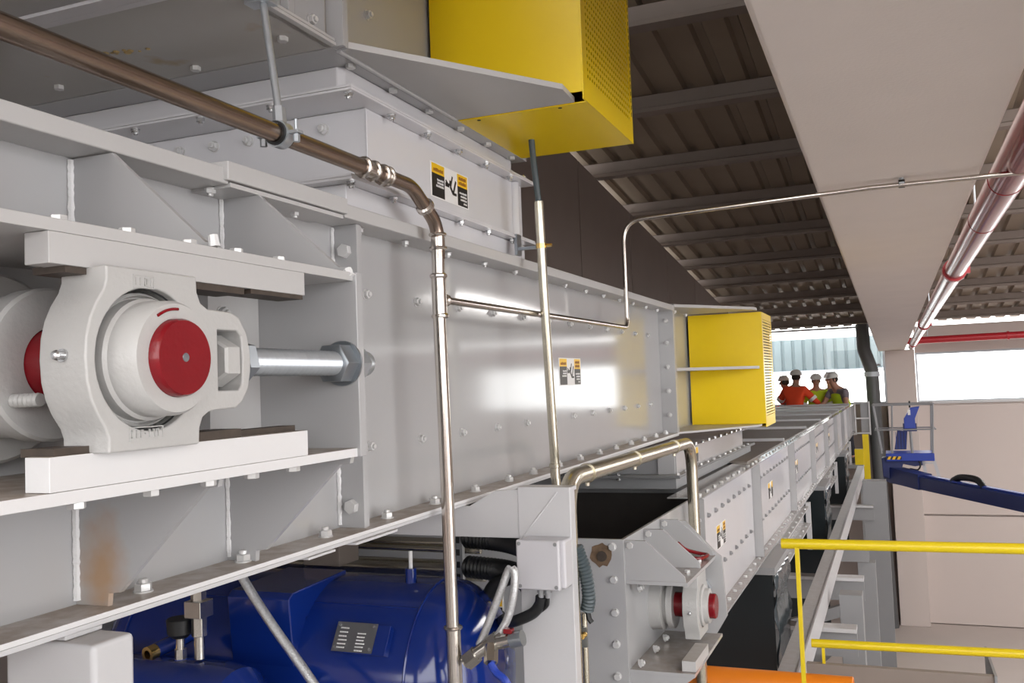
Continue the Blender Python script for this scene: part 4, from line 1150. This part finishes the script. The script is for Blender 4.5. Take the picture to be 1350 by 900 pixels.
part('bearing_insert', MB().lathe((-0.76, SY, SZ), (1, 0, 0), [(0, 0.048), (0, 0.077), (0.058, 0.077), (0.062, 0.066), (0.078, 0.064), (0.08, 0.06), (0.08, 0.048)], 36), 'paint_cast', lbg)
part('grease_nipple', MB().lathe((-0.735, 3.466, -0.83), (0, -1, 0), [(0, 0), (0, 0.007), (0.012, 0.006), (0.014, 0)], 10), 'bright_bolt', lbg)
tn = thing('tension_screw', 'small tensioning screw beside the bearing of the lower conveyor', 'screw', (-0.72, 3.7, SZ), 'W')
part('threaded_rod', MB().cyl((-0.735, 3.69, -0.79), (-0.735, 3.80, -0.79), 0.016, 14), 'zinc', tn)
part('hex_nut', MB().hexp((-0.735, 3.715, -0.79), (-0.735, 3.750, -0.79), 0.032, 0.003), 'zinc', tn)
solo('lifting_strap', 'dark red strap loop lying on the tail shelf of the lower conveyor', 'strap', MB().tube(spline([J(-0.80, 3.62, -0.60), J(-0.76, 3.60, -0.645), J(-0.715, 3.60, -0.652), J(-0.70, 3.68, -0.652), J(-0.735, 3.70, -0.65), J(-0.78, 3.66, -0.63), J(-0.805, 3.63, -0.60)], 6), 0.007, 8), 'red', (-0.72, 3.62, -0.66))

# ------------------------------------------------------------------ drop chute between main and lower conveyor
dc = thing('drop_chute', 'grey flanged drop chute below the smaller yellow guard, standing on the lower conveyor', 'chute', (-1.6, 5.8, LT + 0.007), 'W')
part('curb', MB().box(-2.5, -1.05, 4.76, 7.50, LT + 0.0065, -0.455), 'frame_grey', dc, 0.003)
part('flange', MB().box(-2.55, -1.02, 4.72, 7.55, -0.455, -0.449), 'frame_grey', dc, 0.001)
part('flange', MB().box(-2.55, -1.022, 4.722, 7.55, -0.447, -0.441), 'frame_grey', dc, 0.001)
part('body', MB().box(-2.5, -1.07, 4.80, 7.15, -0.441, -0.315), 'frame_grey', dc, 0.003)  # darker grey than the side panel; the front's shade is in the colour
part('side_panel', MB().box(-1.07, -1.058, 4.82, 7.15, -0.441, -0.318), 'paint', dc, 0.001)
part('flange', MB().box(-2.5, -1.02, 4.78, 7.2, -0.318, -0.312), 'paint', dc, 0.001)
part('corner_panel', MB().box(-1.15, -1.06, 4.79, 4.80, -0.441, -0.32), 'paint', dc, 0.001)
bolts(dc, [(x, 4.74, -0.441) for x in (-1.35, -1.65, -1.95)], (0, 0, 1), 0.0115, 'bhead')
bolts(dc, [(x, 4.74, -0.455) for x in (-1.35, -1.65, -1.95)], (0, 0, -1), 0.0115, 'bhead')
bolts(dc, [(-1.04, 4.76 + 0.21 * k, -0.441) for k in range(13)], (0, 0, 1), 0.0105, 'head')
bolts(dc, [(-1.04, 4.84 + 0.21 * k, -0.312) for k in range(11)], (0, 0, 1), 0.0105, 'bhead')
sticker(dc, -1.058, 5.18, 5.42, -0.425, -0.335, fine=False)

# ------------------------------------------------------------------ discharge gates with hanging skirts below the lower conveyor
for i, yg in enumerate((6.15, 11.1, 16.2)):
    lab = ('nearest white discharge gate with big black rubber skirt, left of the yellow rail', 'second discharge gate with black skirt, right behind the nearest one', 'farthest discharge gate with narrow black skirt, near the far yellow column')[i]
    g = thing('discharge_gate', lab, 'gate', (-1.5, yg, -1.17 - 0.9), 'W', 'discharge gates under the lower conveyor')
    part('collar', MB().box(-1.9, -0.86, yg + 0.35, yg + 3.4, -1.36, LB - 0.0125), 'paint', g, 0.002)
    part('flange', MB().box(-1.95, -0.80, yg + 0.25, yg + 3.5, -1.372, -1.36), 'white_paint', g, 0.001)
    part('flange', MB().box(-1.95, -0.81, yg + 0.30, yg + 3.5, -1.205, -1.195), 'white_paint', g, 0.001)
    part('gate_post', MB().box(-0.845, -0.80, yg + 3.46, yg + 3.52, -1.62, -1.16), 'white_paint', g, 0.001)
    bolts(g, [(-0.83, yg + 0.5 + 0.3 * k, -1.36) for k in range(10)], (0, 0, 1), 0.012, 'plain')
    bolts(g, [(-0.83, yg + 0.5 + 0.3 * k, -1.195) for k in range(10)], (0, 0, 1), 0.012, 'plain')
    part('skirt_frame', MB().box(-2.3, -0.745, yg - 0.03, yg + 0.9, -1.20, LB - 0.013), 'frame_grey', g, 0.002)
    part('skirt', MB().box(-2.3, -0.765, yg, yg + 0.012, -2.9, -1.20).box(-2.3, -2.288, yg, yg + 0.85, -2.9, -1.2), 'skirt', g)
    # film wrapped side: a gently rippled sheet
    mb = MB()
    nx, nz = 8, 16
    gr = [[mb.b.verts.new((-0.757 + 0.012 * math.sin(3 * u + 5 * v) * (1 - v / nz) + 0.01 * math.sin(v * 0.9), yg + 0.012 + 0.82 * u / nx, -1.20 - 0.72 * v / nz)) for v in range(nz + 1)] for u in range(nx + 1)]
    for u in range(nx):
        for v in range(nz):
            mb.face([gr[u][v], gr[u + 1][v], gr[u + 1][v + 1], gr[u][v + 1]])
    o = part('film_wrap', mb, 'film', g, label='crumpled translucent grey film on the skirt side')
    m = o.modifiers.new('solid', 'SOLIDIFY'); m.thickness = 0.004

# ================================================================== STEELWORK, RAILS, HALL CONTENTS (building axes)
rb = thing('crane_rail_beam', 'long white steel beam with dusty top running away beneath the lower conveyor', 'beam', (-0.62, 12, -1.81), 'W')
part('beam', MB().box(-0.68, -0.565, 4.5, 19.2, -1.80, -1.60), 'white_paint', rb, 0.004)
part('top_edge', MB().box(-0.572, -0.558, 4.5, 19.2, -1.608, -1.585), 'white_paint', rb, 0.002)
for yy in (7.3, 9.2, 11.2, 14.6, 18.4):
    part('bracket', MB().box(-1.9, -0.33, yy, yy + 0.16, -1.83, -1.80), 'white_paint', rb, 0.002)
    part('cross_beam', MB().box(-1.9, -0.33, yy + 0.06, yy + 0.10, -2.02, -1.83), 'frame_grey', rb)
def column(label, xa, xb, y, top, dpt=0.2):
    c = thing('steel_column', label, 'column', ((xa + xb) / 2, y, FZ), 'W', 'grey columns under the long white beam')
    part('shaft', MB().box(xa, xb, y, y + dpt, FZ + 0.03, top), 'frame_grey', c, 0.004)
    part('base_plate', MB().box(xa - 0.06, xb + 0.06, y - 0.06, y + dpt + 0.06, FZ, FZ + 0.03), 'frame_grey', c)
column('short nearest grey column right of the white beam', -0.475, -0.30, 7.9, -1.68)
column('second grey column behind the nearest one, taller', -0.46, -0.27, 11.3, -2.03)
column('third grey column, far, tallest and widest', -0.47, -0.14, 14.7, -1.45, 0.3)
column('farthest grey column near the boom lift', -0.50, -0.20, 18.5, -1.86)
br2 = solo('brace', 'slanting grey brace between the grey columns', 'brace', MB().obox((-1.7, 9.25, -2.5), (-0.36, 9.25, -2.05), 0.08, 0.1), 'frame_grey', (-1.0, 9.25, -2.3))
br3 = solo('brace', 'low slanting grey brace beside the nearest grey column', 'brace', MB().obox((-1.2, 8.1, -2.75), (-0.46, 8.1, -2.05), 0.08, 0.09), 'frame_grey', (-0.8, 8.1, -2.5))

hr1 = thing('handrail', 'upper yellow tube handrail with thin flat post in the right foreground', 'railing', (0.5, 4.0, -1.70), 'W')
part('top_rail', MB().lathe((-0.455, 4.0, -0.652), (1, 0, 0.004), [(0, 0), (0, 0.021), (2.6, 0.021), (2.6, 0)], 20), 'rail_yellow', hr1)
part('post', MB().box(-0.402, -0.386, 3.985, 4.015, -1.70, -0.665), 'rail_yellow', hr1, 0.001)
part('post', MB().box(1.92, 1.936, 3.985, 4.015, -1.70, -0.645), 'rail_yellow', hr1, 0.001)
hr2 = thing('handrail', 'lower yellow tube rail above the brown steel edge at bottom right', 'railing', (0.0, 5.0, -1.41), 'W')
part('top_rail', MB().lathe((-0.446, 5.0, -1.313), (1, 0, 0.012), [(0, 0), (0, 0.021), (2.6, 0.021), (2.6, 0)], 20), 'rail_yellow', hr2)
part('post', MB().box(-0.397, -0.383, 4.99, 5.01, -1.41, -1.33), 'rail_yellow', hr2)
part('post', MB().box(2.0, 2.014, 4.99, 5.01, -1.41, -1.30), 'rail_yellow', hr2)
wk = thing('steel_edge_beam', 'brown steel edge beam of a walkway at the bottom right', 'beam', (0, 5.05, -1.7), 'W')
part('web', MB().box(-0.475, 0.378, 4.98, 5.02, -1.70, -1.41), 'steel_brown', wk, 0.002)
part('deck', MB().box(-0.475, 0.378, 5.02, 5.5, -1.70, -1.66), 'steel_brown', wk)
part('end_plate', MB().box(0.378, 0.39, 4.97, 5.5, -1.70, -1.405), 'frame_grey', wk)
part('leg', MB().box(0.2, 0.3, 5.2, 5.3, FZ, -1.70), 'steel_brown', wk)
ot = thing('orange_tube', 'thick orange tube lying level at the bottom edge, ending beside the yellow post', 'pipe', (-0.8, 4.3, -1.39), 'W')
part('tube', MB().lathe((-2.2, 4.3, -1.325), (1, 0, 0.0), [(0, 0), (0, 0.062), (1.978, 0.062), (1.982, 0.058), (1.982, 0.05), (1.95, 0.05), (1.95, 0)], 28), 'orange', ot)
for xx in (-2.0, -0.4):
    part('leg', MB().box(xx - 0.03, xx + 0.03, 4.27, 4.33, -2.6 if xx < 0 else -1.7, -1.38), 'orange', ot)

# red sprinkler pipes
rp = thing('sprinkler_pipe', 'thick dark red pipe running along the right side of the concrete beam', 'pipe', (0.47, 12, 0.78), 'W')
part('pipe', MB().cyl((0.515, -2, 0.872), (0.515, 24.6, 0.832), 0.074, 32), 'red_pipe', rp)
for yy in (4.5, 5.6, 8.0, 11.6, 15.2, 18.8, 22.4):
    cz_ = 0.872 - 0.04 * (yy + 2) / 26.6
    if yy in (8.0, 15.2, 22.4):
        part('coupling', MB().lathe((0.515, yy, cz_), (0, 1, 0), [(0, 0.074), (0, 0.089), (0.09, 0.089), (0.09, 0.074)], 28), 'red_bright', rp)
        part('coupling_bolt', MB().box(0.598, 0.626, yy + 0.02, yy + 0.07, cz_ - 0.03, cz_ + 0.03), 'red_bright', rp, 0.002)
    else:
        part('joint_ring', MB().lathe((0.515, yy, cz_), (0, 1, 0), [(0, 0.074), (0.002, 0.0762), (0.012, 0.0762), (0.014, 0.074)], 28), 'red_pipe', rp)
for yy in (6.0, 13.0, 20.0):
    part('hanger', MB().tube([(0.515, yy, 0.93), (0.515, yy, roof_z(yy) - 0.1)], 0.006, 8), 'zinc', rp)
rq = thing('sprinkler_pipe', 'bright red level pipe under the far roof right of the concrete beam', 'pipe', (3, 24.8, 0.9), 'W')
part('pipe', MB().cyl((0.40, 24.8, 0.985), (13.5, 24.8, 1.06), 0.085, 24), 'red_bright', rq)
for xx in (2.62, 7.0, 11.0):
    part('joint_ring', MB().cyl((xx, 24.8, 0.998), (xx + 0.05, 24.8, 0.998), 0.105, 20), 'red_bright', rq)
for xx in (0.9, 5.0, 9.0, 13.0):
    part('hanger', MB().tube([(xx, 24.8, 1.05), (xx, 24.8, roof_z(24.8) - 0.05)], 0.01, 8), 'zinc', rq)

# downpipe near the far column
dp = thing('downpipe', 'dark grey downpipe with an offset bend left of the far column', 'pipe', (-0.45, 25.5, FZ), 'W')
pth = fillet([(-0.60, 25.4, 1.5), (-0.59, 25.4, 0.85), (-0.43, 25.4, 0.30), (-0.42, 25.4, -0.6), (-0.30, 25.4, FZ)], [0.25, 0.2, 0.0], 6)
part('tube', MB().tube(pth, 0.165, 18), 'downpipe', dp)
part('collar', MB().lathe((-0.43, 25.4, 0.27), (0, 0, -1), [(0, 0.165), (0, 0.19), (0.12, 0.19), (0.12, 0.165)], 20), 'frame_white', dp)
part('bracket', MB().box(-0.62, -0.22, 25.55, 25.62, 0.42, 0.47), 'frame_grey', dp)

# ------------------------------------------------------------------ far platform with its railing
PZ = -1.93
pl = thing('far_platform', 'grey steel platform at the far conveyor end where the workers stand', 'platform', (-1.8, 24.7, FZ), 'W')
part('deck', MB().box(-3.3, -0.62, 23.6, 25.55, PZ - 0.10, PZ - 0.008), 'frame_grey', pl)
for xx in (-3.2, -0.75):
    for yy in (23.7, 25.05):
        part('leg', MB().box(xx - 0.05, xx + 0.05, yy - 0.05, yy + 0.05, FZ, PZ - 0.06), 'frame_grey', pl)
rl = thing('platform_railing', 'white railing frame with grey panels at the far conveyor end', 'railing', (-0.65, 22.9, -1.2), 'W')
for xx in (-0.80, -0.49):
    part('post', MB().box(xx - 0.015, xx + 0.015, 22.9, 22.93, -1.2, -0.44), 'white_paint', rl)
for zz in (-0.45, -0.82, -1.16):
    part('rail', MB().box(-0.815, -0.475, 22.895, 22.925, zz - 0.015, zz + 0.015), 'white_paint', rl)
part('panel', MB().box(-0.68, -0.505, 22.935, 22.95, -1.14, -0.47), 'frame_grey', rl)
part('arm', MB().box(-0.88, -0.80, 22.9, 22.93, -1.2, -1.16), 'white_paint', rl)
yc = thing('yellow_column', 'small yellow column with a yellow block beside the far conveyor end', 'column', (-0.62, 22.5, FZ), 'W')
part('shaft', MB().box(-0.66, -0.53, 22.5, 22.62, FZ, -1.17), 'rail_yellow', yc)
part('block', MB().box(-0.84, -0.66, 22.45, 22.62, -1.85, -1.50), 'rail_yellow', yc)

# ------------------------------------------------------------------ workers
def skin_part(name, verts, edges, radii, m, parent, root=0, sub=2, label=None):
    me = bpy.data.meshes.new(name)
    me.from_pydata([Vector(v) for v in verts], edges, [])
    me.materials.append(G[m])
    o = bpy.data.objects.new(name, me)
    COL.objects.link(o)
    o.parent = parent
    ORG[o] = ORG[parent]
    sk = o.modifiers.new('skin', 'SKIN')
    sk.use_smooth_shade = True
    for i, r in enumerate(radii):
        d = me.skin_vertices[0].data[i]
        d.radius = r if isinstance(r, tuple) else (r, r)
        d.use_root = (i == root)
    s = o.modifiers.new('sub', 'SUBSURF')
    s.levels = sub; s.render_levels = sub
    if label: o['label'] = label
    return o
def person(label, x, y, turn, lean, top, head_turn, armL, armR, vest=False, helmet_col='helmet', muffs=False, crouch=0.0, top_kind='jacket', size=1.24):
    """figure facing -Y before turning; lean tips the trunk forward from the hips"""
    p = thing('person', label, 'person', (x, y, PZ), 'W', None)
    p.matrix_world = Matrix.Translation((x, y, PZ)) @ Matrix.Rotation(turn, 4, 'Z') @ Matrix.Scale(size, 4)
    ORG[p] = Vector((0, 0, 0))
    hip = Vector((0, 0.02, 0.93 - crouch))
    Rl = Matrix.Rotation(lean, 3, 'X')
    def T(a, b, c): return hip + Rl @ Vector((a, b, c))
    sp, chs, nk = T(0, 0, 0.20), T(0, 0, 0.42), T(0, -0.01, 0.56)
    hd_c = T(0, -0.03, 0.66) + Vector((0, -0.02, 0.02))
    S = {s: T(s * 0.185, 0, 0.47) for s in (-1, 1)}
    def arm(s, spec):
        e = S[s] + Vector((s * spec[0], spec[1], spec[2]))
        h = e + Vector((s * spec[3], spec[4], spec[5]))
        return e, h
    E_, H_ = {}, {}
    for s, a in ((-1, armL), (1, armR)):
        E_[s], H_[s] = arm(s, a)
    K = {s: Vector((s * 0.11, -0.03 - crouch * 0.6, 0.50 - crouch * 0.4)) for s in (-1, 1)}
    A = {s: Vector((s * 0.12, 0.03, 0.09)) for s in (-1, 1)}
    # continuous body
    V = [hip, sp, chs, nk, hd_c - Vector((0, 0, 0.03)), hd_c + Vector((0, 0, 0.05)), hd_c + Vector((0, 0.01, 0.105))]
    Rr = [(0.15, 0.115), (0.14, 0.105), (0.155, 0.11), 0.055, (0.066, 0.08), (0.076, 0.092), (0.055, 0.07)]
    Ed = [(0, 1), (1, 2), (2, 3), (3, 4), (4, 5), (5, 6)]
    for s in (-1, 1):
        i = len(V)
        dv = (H_[s] - E_[s]).normalized()
        V += [S[s], E_[s], H_[s], H_[s] + dv * 0.07]
        Rr += [0.062, 0.045, 0.030, (0.040, 0.022)]
        Ed += [(2, i), (i, i + 1), (i + 1, i + 2), (i + 2, i + 3)]
        i = len(V)
        V += [hip + Vector((s * 0.10, 0, -0.05)), K[s], A[s], A[s] + Vector((0, -0.05, -0.045)), A[s] + Vector((0, -0.16, -0.06))]
        Rr += [0.09, 0.062, 0.042, 0.04, 0.035]
        Ed += [(0, i), (i, i + 1), (i + 1, i + 2), (i + 2, i + 3), (i + 3, i + 4)]
    body = skin_part('body', V, Ed, Rr, 'skin', p)
    # fingers
    for s in (-1, 1):
        dv = (H_[s] - E_[s]).normalized()
        side = dv.cross(Vector((0, 0, 1))).normalized()
        pm = H_[s] + dv * 0.07
        for k, ln in enumerate((0.055, 0.07, 0.075, 0.065)):
            b0 = pm + side * ((k - 1.5) * 0.02)
            skin_part('finger', [b0 - dv * 0.02, b0 + dv * ln * 0.5 - Vector((0, 0, 0.008)), b0 + dv * ln - Vector((0, 0, 0.03))], [(0, 1), (1, 2)], [0.0095, 0.009, 0.0075], 'skin', body, sub=1)
        b0 = H_[s] + dv * 0.03 - side * s * 0.035
        skin_part('thumb', [b0 + side * s * 0.02, b0, b0 + dv * 0.045 - side * s * 0.012], [(0, 1), (1, 2)], [0.011, 0.011, 0.008], 'skin', body, sub=1)
    # face and head details, turned with the head
    Rh = Matrix.Rotation(head_turn, 3, 'Z') @ Matrix.Rotation(lean * 0.35, 3, 'X')
    hc = hd_c + Vector((0, 0, 0.035))
    def Hh(a, b, c): return hc + Rh @ Vector((a, b, c))
    fb = MB()
    fb.hexa([Hh(-0.009, -0.085, 0.02), Hh(0.009, -0.085, 0.02), Hh(0.009, -0.07, 0.02), Hh(-0.009, -0.07, 0.02), Hh(-0.015, -0.116, -0.022), Hh(0.015, -0.116, -0.022), Hh(0.013, -0.08, -0.03), Hh(-0.013, -0.08, -0.03)])
    part('nose', fb, 'skin', body)
    for s in (-1, 1):
        part('eye', MB().sphere(Hh(s * 0.03, -0.083, 0.018), 0.011, 10), 'navy', body)
        part('ear', MB().sphere(Hh(s * 0.078, 0.0, 0.0), 0.024, 10, (0.5, 0.8, 1.3)), 'skin', body)
        if muffs:
            part('ear_muff', MB().sphere(Hh(s * 0.098, 0.0, 0.01), 0.042, 12, (0.6, 0.9, 1.2)), 'black', p)
    part('mouth', MB().box(-0.022, 0.022, -0.004, 0.004, -0.003, 0.003), 'red', body).location = Hh(0, -0.088, -0.052)
    hb = MB().sphere((0, 0, 0), 0.094, 14, (0.92, 1.05, 0.95))
    for v in list(hb.b.verts):
        if v.co.y < -0.045 or v.co.z < -0.075: v.co *= 0.8
    o = part('hair', hb, 'hair', p); o.location = hc + Rh @ Vector((0, 0.018, 0.012)); o.rotation_euler = Rh.to_euler()
    hm = MB().lathe((0, 0, 0), (0, 0, 1), [(-0.004, 0.088), (0.0, 0.112), (0.010, 0.116), (0.045, 0.110), (0.08, 0.09), (0.105, 0.055), (0.115, 0.0)], 24)
    hm.hexa([(-0.08, -0.14, -0.004), (0.08, -0.14, -0.004), (0.10, -0.08, 0.0), (-0.10, -0.08, 0.0), (-0.08, -0.14, 0.004), (0.08, -0.14, 0.004), (0.10, -0.08, 0.014), (-0.10, -0.08, 0.014)])
    hm.box(-0.012, 0.012, -0.08, 0.08, 0.09, 0.112)
    o = part('helmet', hm, helmet_col, p); o.location = hc + Rh @ Vector((0, 0.005, 0.045)); o.rotation_euler = Rh.to_euler()
    # clothing
    V = [hip + Vector((0, 0, -0.03)), sp, chs, T(0, -0.005, 0.50)]
    Rr = [(0.172, 0.135), (0.165, 0.128), (0.18, 0.135), (0.09, 0.08)]
    Ed = [(0, 1), (1, 2), (2, 3)]
    if top_kind == 'jacket':
        for s in (-1, 1):
            i = len(V)
            V += [S[s], E_[s], E_[s].lerp(H_[s], 0.85)]
            Rr += [0.085, 0.062, 0.046]
            Ed += [(2, i), (i, i + 1), (i + 1, i + 2)]
        skin_part('jacket', V, Ed, Rr, top, p)
        for s in (-1, 1):
            a = S[s].lerp(E_[s], 0.75); b = S[s].lerp(E_[s], 0.98)
            part('reflective_band', MB().lathe(a, b - a, [(0, 0.06), (0, 0.080), ((b - a).length, 0.076), ((b - a).length, 0.06)], 18), 'reflective', p)
    else:
        V2 = [S[-1].lerp(E_[-1], 0.6), S[-1], chs, S[1], S[1].lerp(E_[1], 0.6), sp, hip, T(0, -0.005, 0.50)]
        skin_part('shirt', V2, [(0, 1), (1, 2), (2, 3), (3, 4), (2, 5), (5, 6), (2, 7)], [0.062, 0.075, (0.165, 0.12), 0.075, 0.062, (0.15, 0.115), (0.155, 0.12), 0.07], 'shirt', p, root=2)
        V3 = [hip + Vector((0, 0, 0.02)), sp, chs, T(0, 0, 0.475)]
        skin_part('vest', V3, [(0, 1), (1, 2), (2, 3)], [(0.185, 0.15), (0.18, 0.145), (0.19, 0.145), (0.15, 0.10)], top, p)
    o = part('waist_band', MB().lathe((0, 0, 0), (0, 0, 1), [(-0.025, 0.9), (-0.025, 1.0), (0.025, 1.0), (0.025, 0.9)], 28), 'reflective', p)
    o.location = T(0, 0, 0.13); o.scale = (0.178, 0.142, 1); o.rotation_euler = (lean, 0, 0)
    V = [hip + Vector((0, 0, 0.02))]
    Rr = [(0.16, 0.125)]
    Ed = []
    for s in (-1, 1):
        i = len(V)
        V += [hip + Vector((s * 0.10, 0, -0.10)), K[s], A[s] + Vector((0, 0, 0.03))]
        Rr += [0.10, 0.078, 0.062]
        Ed += [(0, i), (i, i + 1), (i + 1, i + 2)]
    skin_part('trousers', V, Ed, Rr, 'navy', p)
    for s in (-1, 1):
        part('boot', MB().hexa([A[s] + Vector(q) for q in ((-0.05, -0.20, -0.09), (0.05, -0.20, -0.09), (0.045, 0.07, -0.09), (-0.045, 0.07, -0.09), (-0.042, -0.17, -0.03), (0.042, -0.17, -0.03), (0.045, 0.06, 0.05), (-0.045, 0.06, 0.05))]), 'black', p, 0.01)
    return p
# arm spec: shoulder->elbow (outward, y, z), elbow->hand (outward, y, z)
person('worker seen from behind in orange jacket with white arm bands and white helmet', -2.24, 24.0, PI - 0.3, 0.18, 'hivis_orange', 0.2,
       (0.16, -0.06, -0.20, 0.06, -0.16, -0.10), (0.17, -0.10, -0.20, 0.02, -0.22, -0.06), size=1.3)
person('worker turned left, mostly hidden behind the orange jacket, with pale helmet and dark ear muffs', -2.30, 24.85, -1.2, 0.28, 'hivis_orange', -0.3,
       (0.06, -0.06, -0.27, -0.02, -0.22, -0.05), (0.06, -0.06, -0.27, -0.02, -0.22, -0.05), muffs=True)
person('worker facing the camera in yellow jacket, arms lowered', -1.75, 24.45, 0.15, 0.24, 'hivis_yellow', 0.0,
       (0.09, -0.05, -0.26, 0.03, -0.16, -0.16), (0.09, -0.05, -0.26, 0.03, -0.16, -0.16))
person('worker leaning over in yellow vest and grey shirt with white helmet, looking left', -1.08, 24.12, -0.75, 0.36, 'hivis_yellow', -0.25,
       (0.07, -0.14, -0.24, -0.02, -0.22, -0.06), (0.10, -0.08, -0.26, -0.02, -0.22, -0.06), top_kind='vest', size=1.27)
person('tallest worker at the back right, yellow jacket, helmet just above the leaning worker', -1.40, 25.0, -0.5, 0.05, 'hivis_yellow', -0.3,
       (0.06, -0.02, -0.28, 0.02, -0.10, -0.22), (0.06, -0.02, -0.28, 0.02, -0.10, -0.22))

# ------------------------------------------------------------------ boom lift
bl = thing('boom_lift', 'blue boom lift with railed work basket in front of the pale far wall', 'lift', (1.9, 14.5, FZ), 'W')
bk_ = MB()
bx0, bx1, by0, by1 = -0.30, 0.62, 16.7, 17.4
zt, zm, zf = -0.385, -0.80, -1.19
bas = part('basket_floor', MB().box(bx0 + 0.16, bx1 - 0.02, by0, by1, zf - 0.13, zf), 'lift_blue', bl, 0.01)
def tb_(name, pts, r, m='frame_grey'):
    return part(name, MB().tube([Vector(q) for q in pts], r, 10), m, bas)
for yy in (by0, by1):
    tb_('rail', fillet([(bx0, yy, zt), (bx1, yy, zt)], 0), 0.018)
    tb_('mid_rail', [(bx0 + 0.03, yy, zm), (bx1, yy, zm)], 0.013)
    for xx, xb in ((bx0, bx0 + 0.10), (0.0, -0.04), (bx1, bx1 - 0.04)):
        tb_('upright', [(xx, yy, zt), (xb, yy, zf)], 0.015)
for xx in (bx0, bx1):
    tb_('side_rail', [(xx, by0, zt), (xx, by1, zt)], 0.018)
    tb_('side_rail', [(xx + 0.02, by0, zm), (xx + 0.02, by1, zm)], 0.013)
part('gate_plate', MB().prism([(0.0, -1.17), (0.19, -1.17), (0.22, -0.86), (0.06, -0.84)], 1, by1 - 0.06, by1 - 0.03), 'dark_blue', bas)
for k in range(4):
    part('gate_bar', MB().box(0.03 + 0.05 * k, 0.038 + 0.05 * k, by1 - 0.066, by1 - 0.06, -1.16, -0.87), 'lift_blue', bas)
cs_ = part('console', MB().prism([(0.17, -0.78), (0.34, -0.78), (0.34, -0.62), (0.42, -0.42), (0.28, -0.44), (0.17, -0.62)], 1, by0 - 0.02, by0 + 0.2), 'lift_blue', bl, 0.006)
part('console_screen', MB().box(0.235, 0.275, by0 - 0.03, by0 - 0.02, -0.56, -0.47), 'mark_white', cs_)
part('console_base', MB().box(0.15, 0.36, by0 + 0.0, by0 + 0.18, -0.83, -0.70), 'dark_blue', cs_)
part('console_post', MB().cyl((0.26, by0 + 0.05, -0.82), (0.27, by0 + 0.05, zf), 0.022, 12), 'frame_grey', cs_)
part('joystick', MB().cyl((0.27, by0 + 0.05, -0.44), (0.27, by0 + 0.05, -0.33), 0.014, 8), 'black', cs_)
hz = part('hazard_stripe', MB().box(-0.13, 0.10, by0 - 0.006, by0, zf - 0.10, zf - 0.05), 'black', bas)
for k in range(3):
    part('yellow_stripe', MB().prism([(-0.12 + k * 0.075, zf - 0.10), (-0.08 + k * 0.075, zf - 0.10), (-0.055 + k * 0.075, zf - 0.05), (-0.095 + k * 0.075, zf - 0.05)], 1, by0 - 0.009, by0 - 0.006), 'mark_yellow', hz)
part('pivot', MB().prism([(-0.21, -1.28), (-0.05, -1.24), (0.40, -1.24), (0.42, -1.40), (0.30, -1.42), (0.12, -1.38), (0.06, -1.56), (-0.06, -1.66), (-0.20, -1.58)], 1, 16.85, 17.2), 'dark_blue', bl, 0.01)
part('hose_loop', MB().tube(spline([J(0.30, 16.75, -1.26), J(0.38, 16.7, -1.36), J(0.34, 16.7, -1.46), J(0.22, 16.75, -1.45)], 6), 0.014, 8), 'black', bl)
part('boom', MB().obox((-0.04, 17.0, -1.60), (3.5, 9.9, -1.72), 0.2, 0.20), 'dark_blue', bl, 0.01)
part('boom_head', MB().obox((-0.10, 17.12, -1.55), (0.42, 16.08, -1.60), 0.24, 0.25), 'dark_blue', bl, 0.01)
part('boom_rail', MB().obox((0.45, 16.0, -1.50), (3.5, 9.9, -1.605), 0.08, 0.03), 'lift_blue', bl)
hcar = corrugated([J(0.78, 15.35, -1.51), J(0.88, 15.15, -1.44), J(1.06, 14.8, -1.44), J(1.14, 14.62, -1.54)], 0.05, 0.05)
part('hose_carrier', hcar, 'black', bl)
part('riser', MB().obox((3.4, 10.1, -1.75), (2.3, 13.4, -4.1), 0.3, 0.3), 'dark_blue', bl, 0.01)
part('turret', MB().prism([(1.62, -5.2), (1.78, -4.05), (2.9, -3.9), (3.2, -5.2)], 1, 12.6, 14.2), 'dark_blue', bl, 0.03)
part('chassis', MB().box(1.5, 3.4, 12.2, 14.8, -5.7, -5.2), 'lift_blue', bl, 0.03)
for xx in (1.4, 3.2):
    for yy in (12.6, 14.4):
        part('wheel', MB().lathe((xx, yy, FZ + 0.4), (1, 0, 0), [(0, 0), (0, 0.36), (0.04, 0.4), (0.24, 0.4), (0.28, 0.36), (0.28, 0)], 24), 'black', bl)
st = thing('step_ladder', 'white ladder hanging under the lift basket against the far wall', 'ladder', (0.55, 17.3, -1.6), 'W')
for xa, xb in ((0.43, 0.50), (0.60, 0.70)):
    part('stile', MB().obox((xa, 17.3, zf - 0.13), (xb, 17.3, -1.75), 0.05, 0.04, (0, 1, 0)), 'white_paint', st)
for zz in (-1.40, -1.66):
    part('rung', MB().box(0.46 if zz > -1.5 else 0.50, 0.64 if zz > -1.5 else 0.68, 17.28, 17.32, zz - 0.012, zz + 0.012), 'white_paint', st)
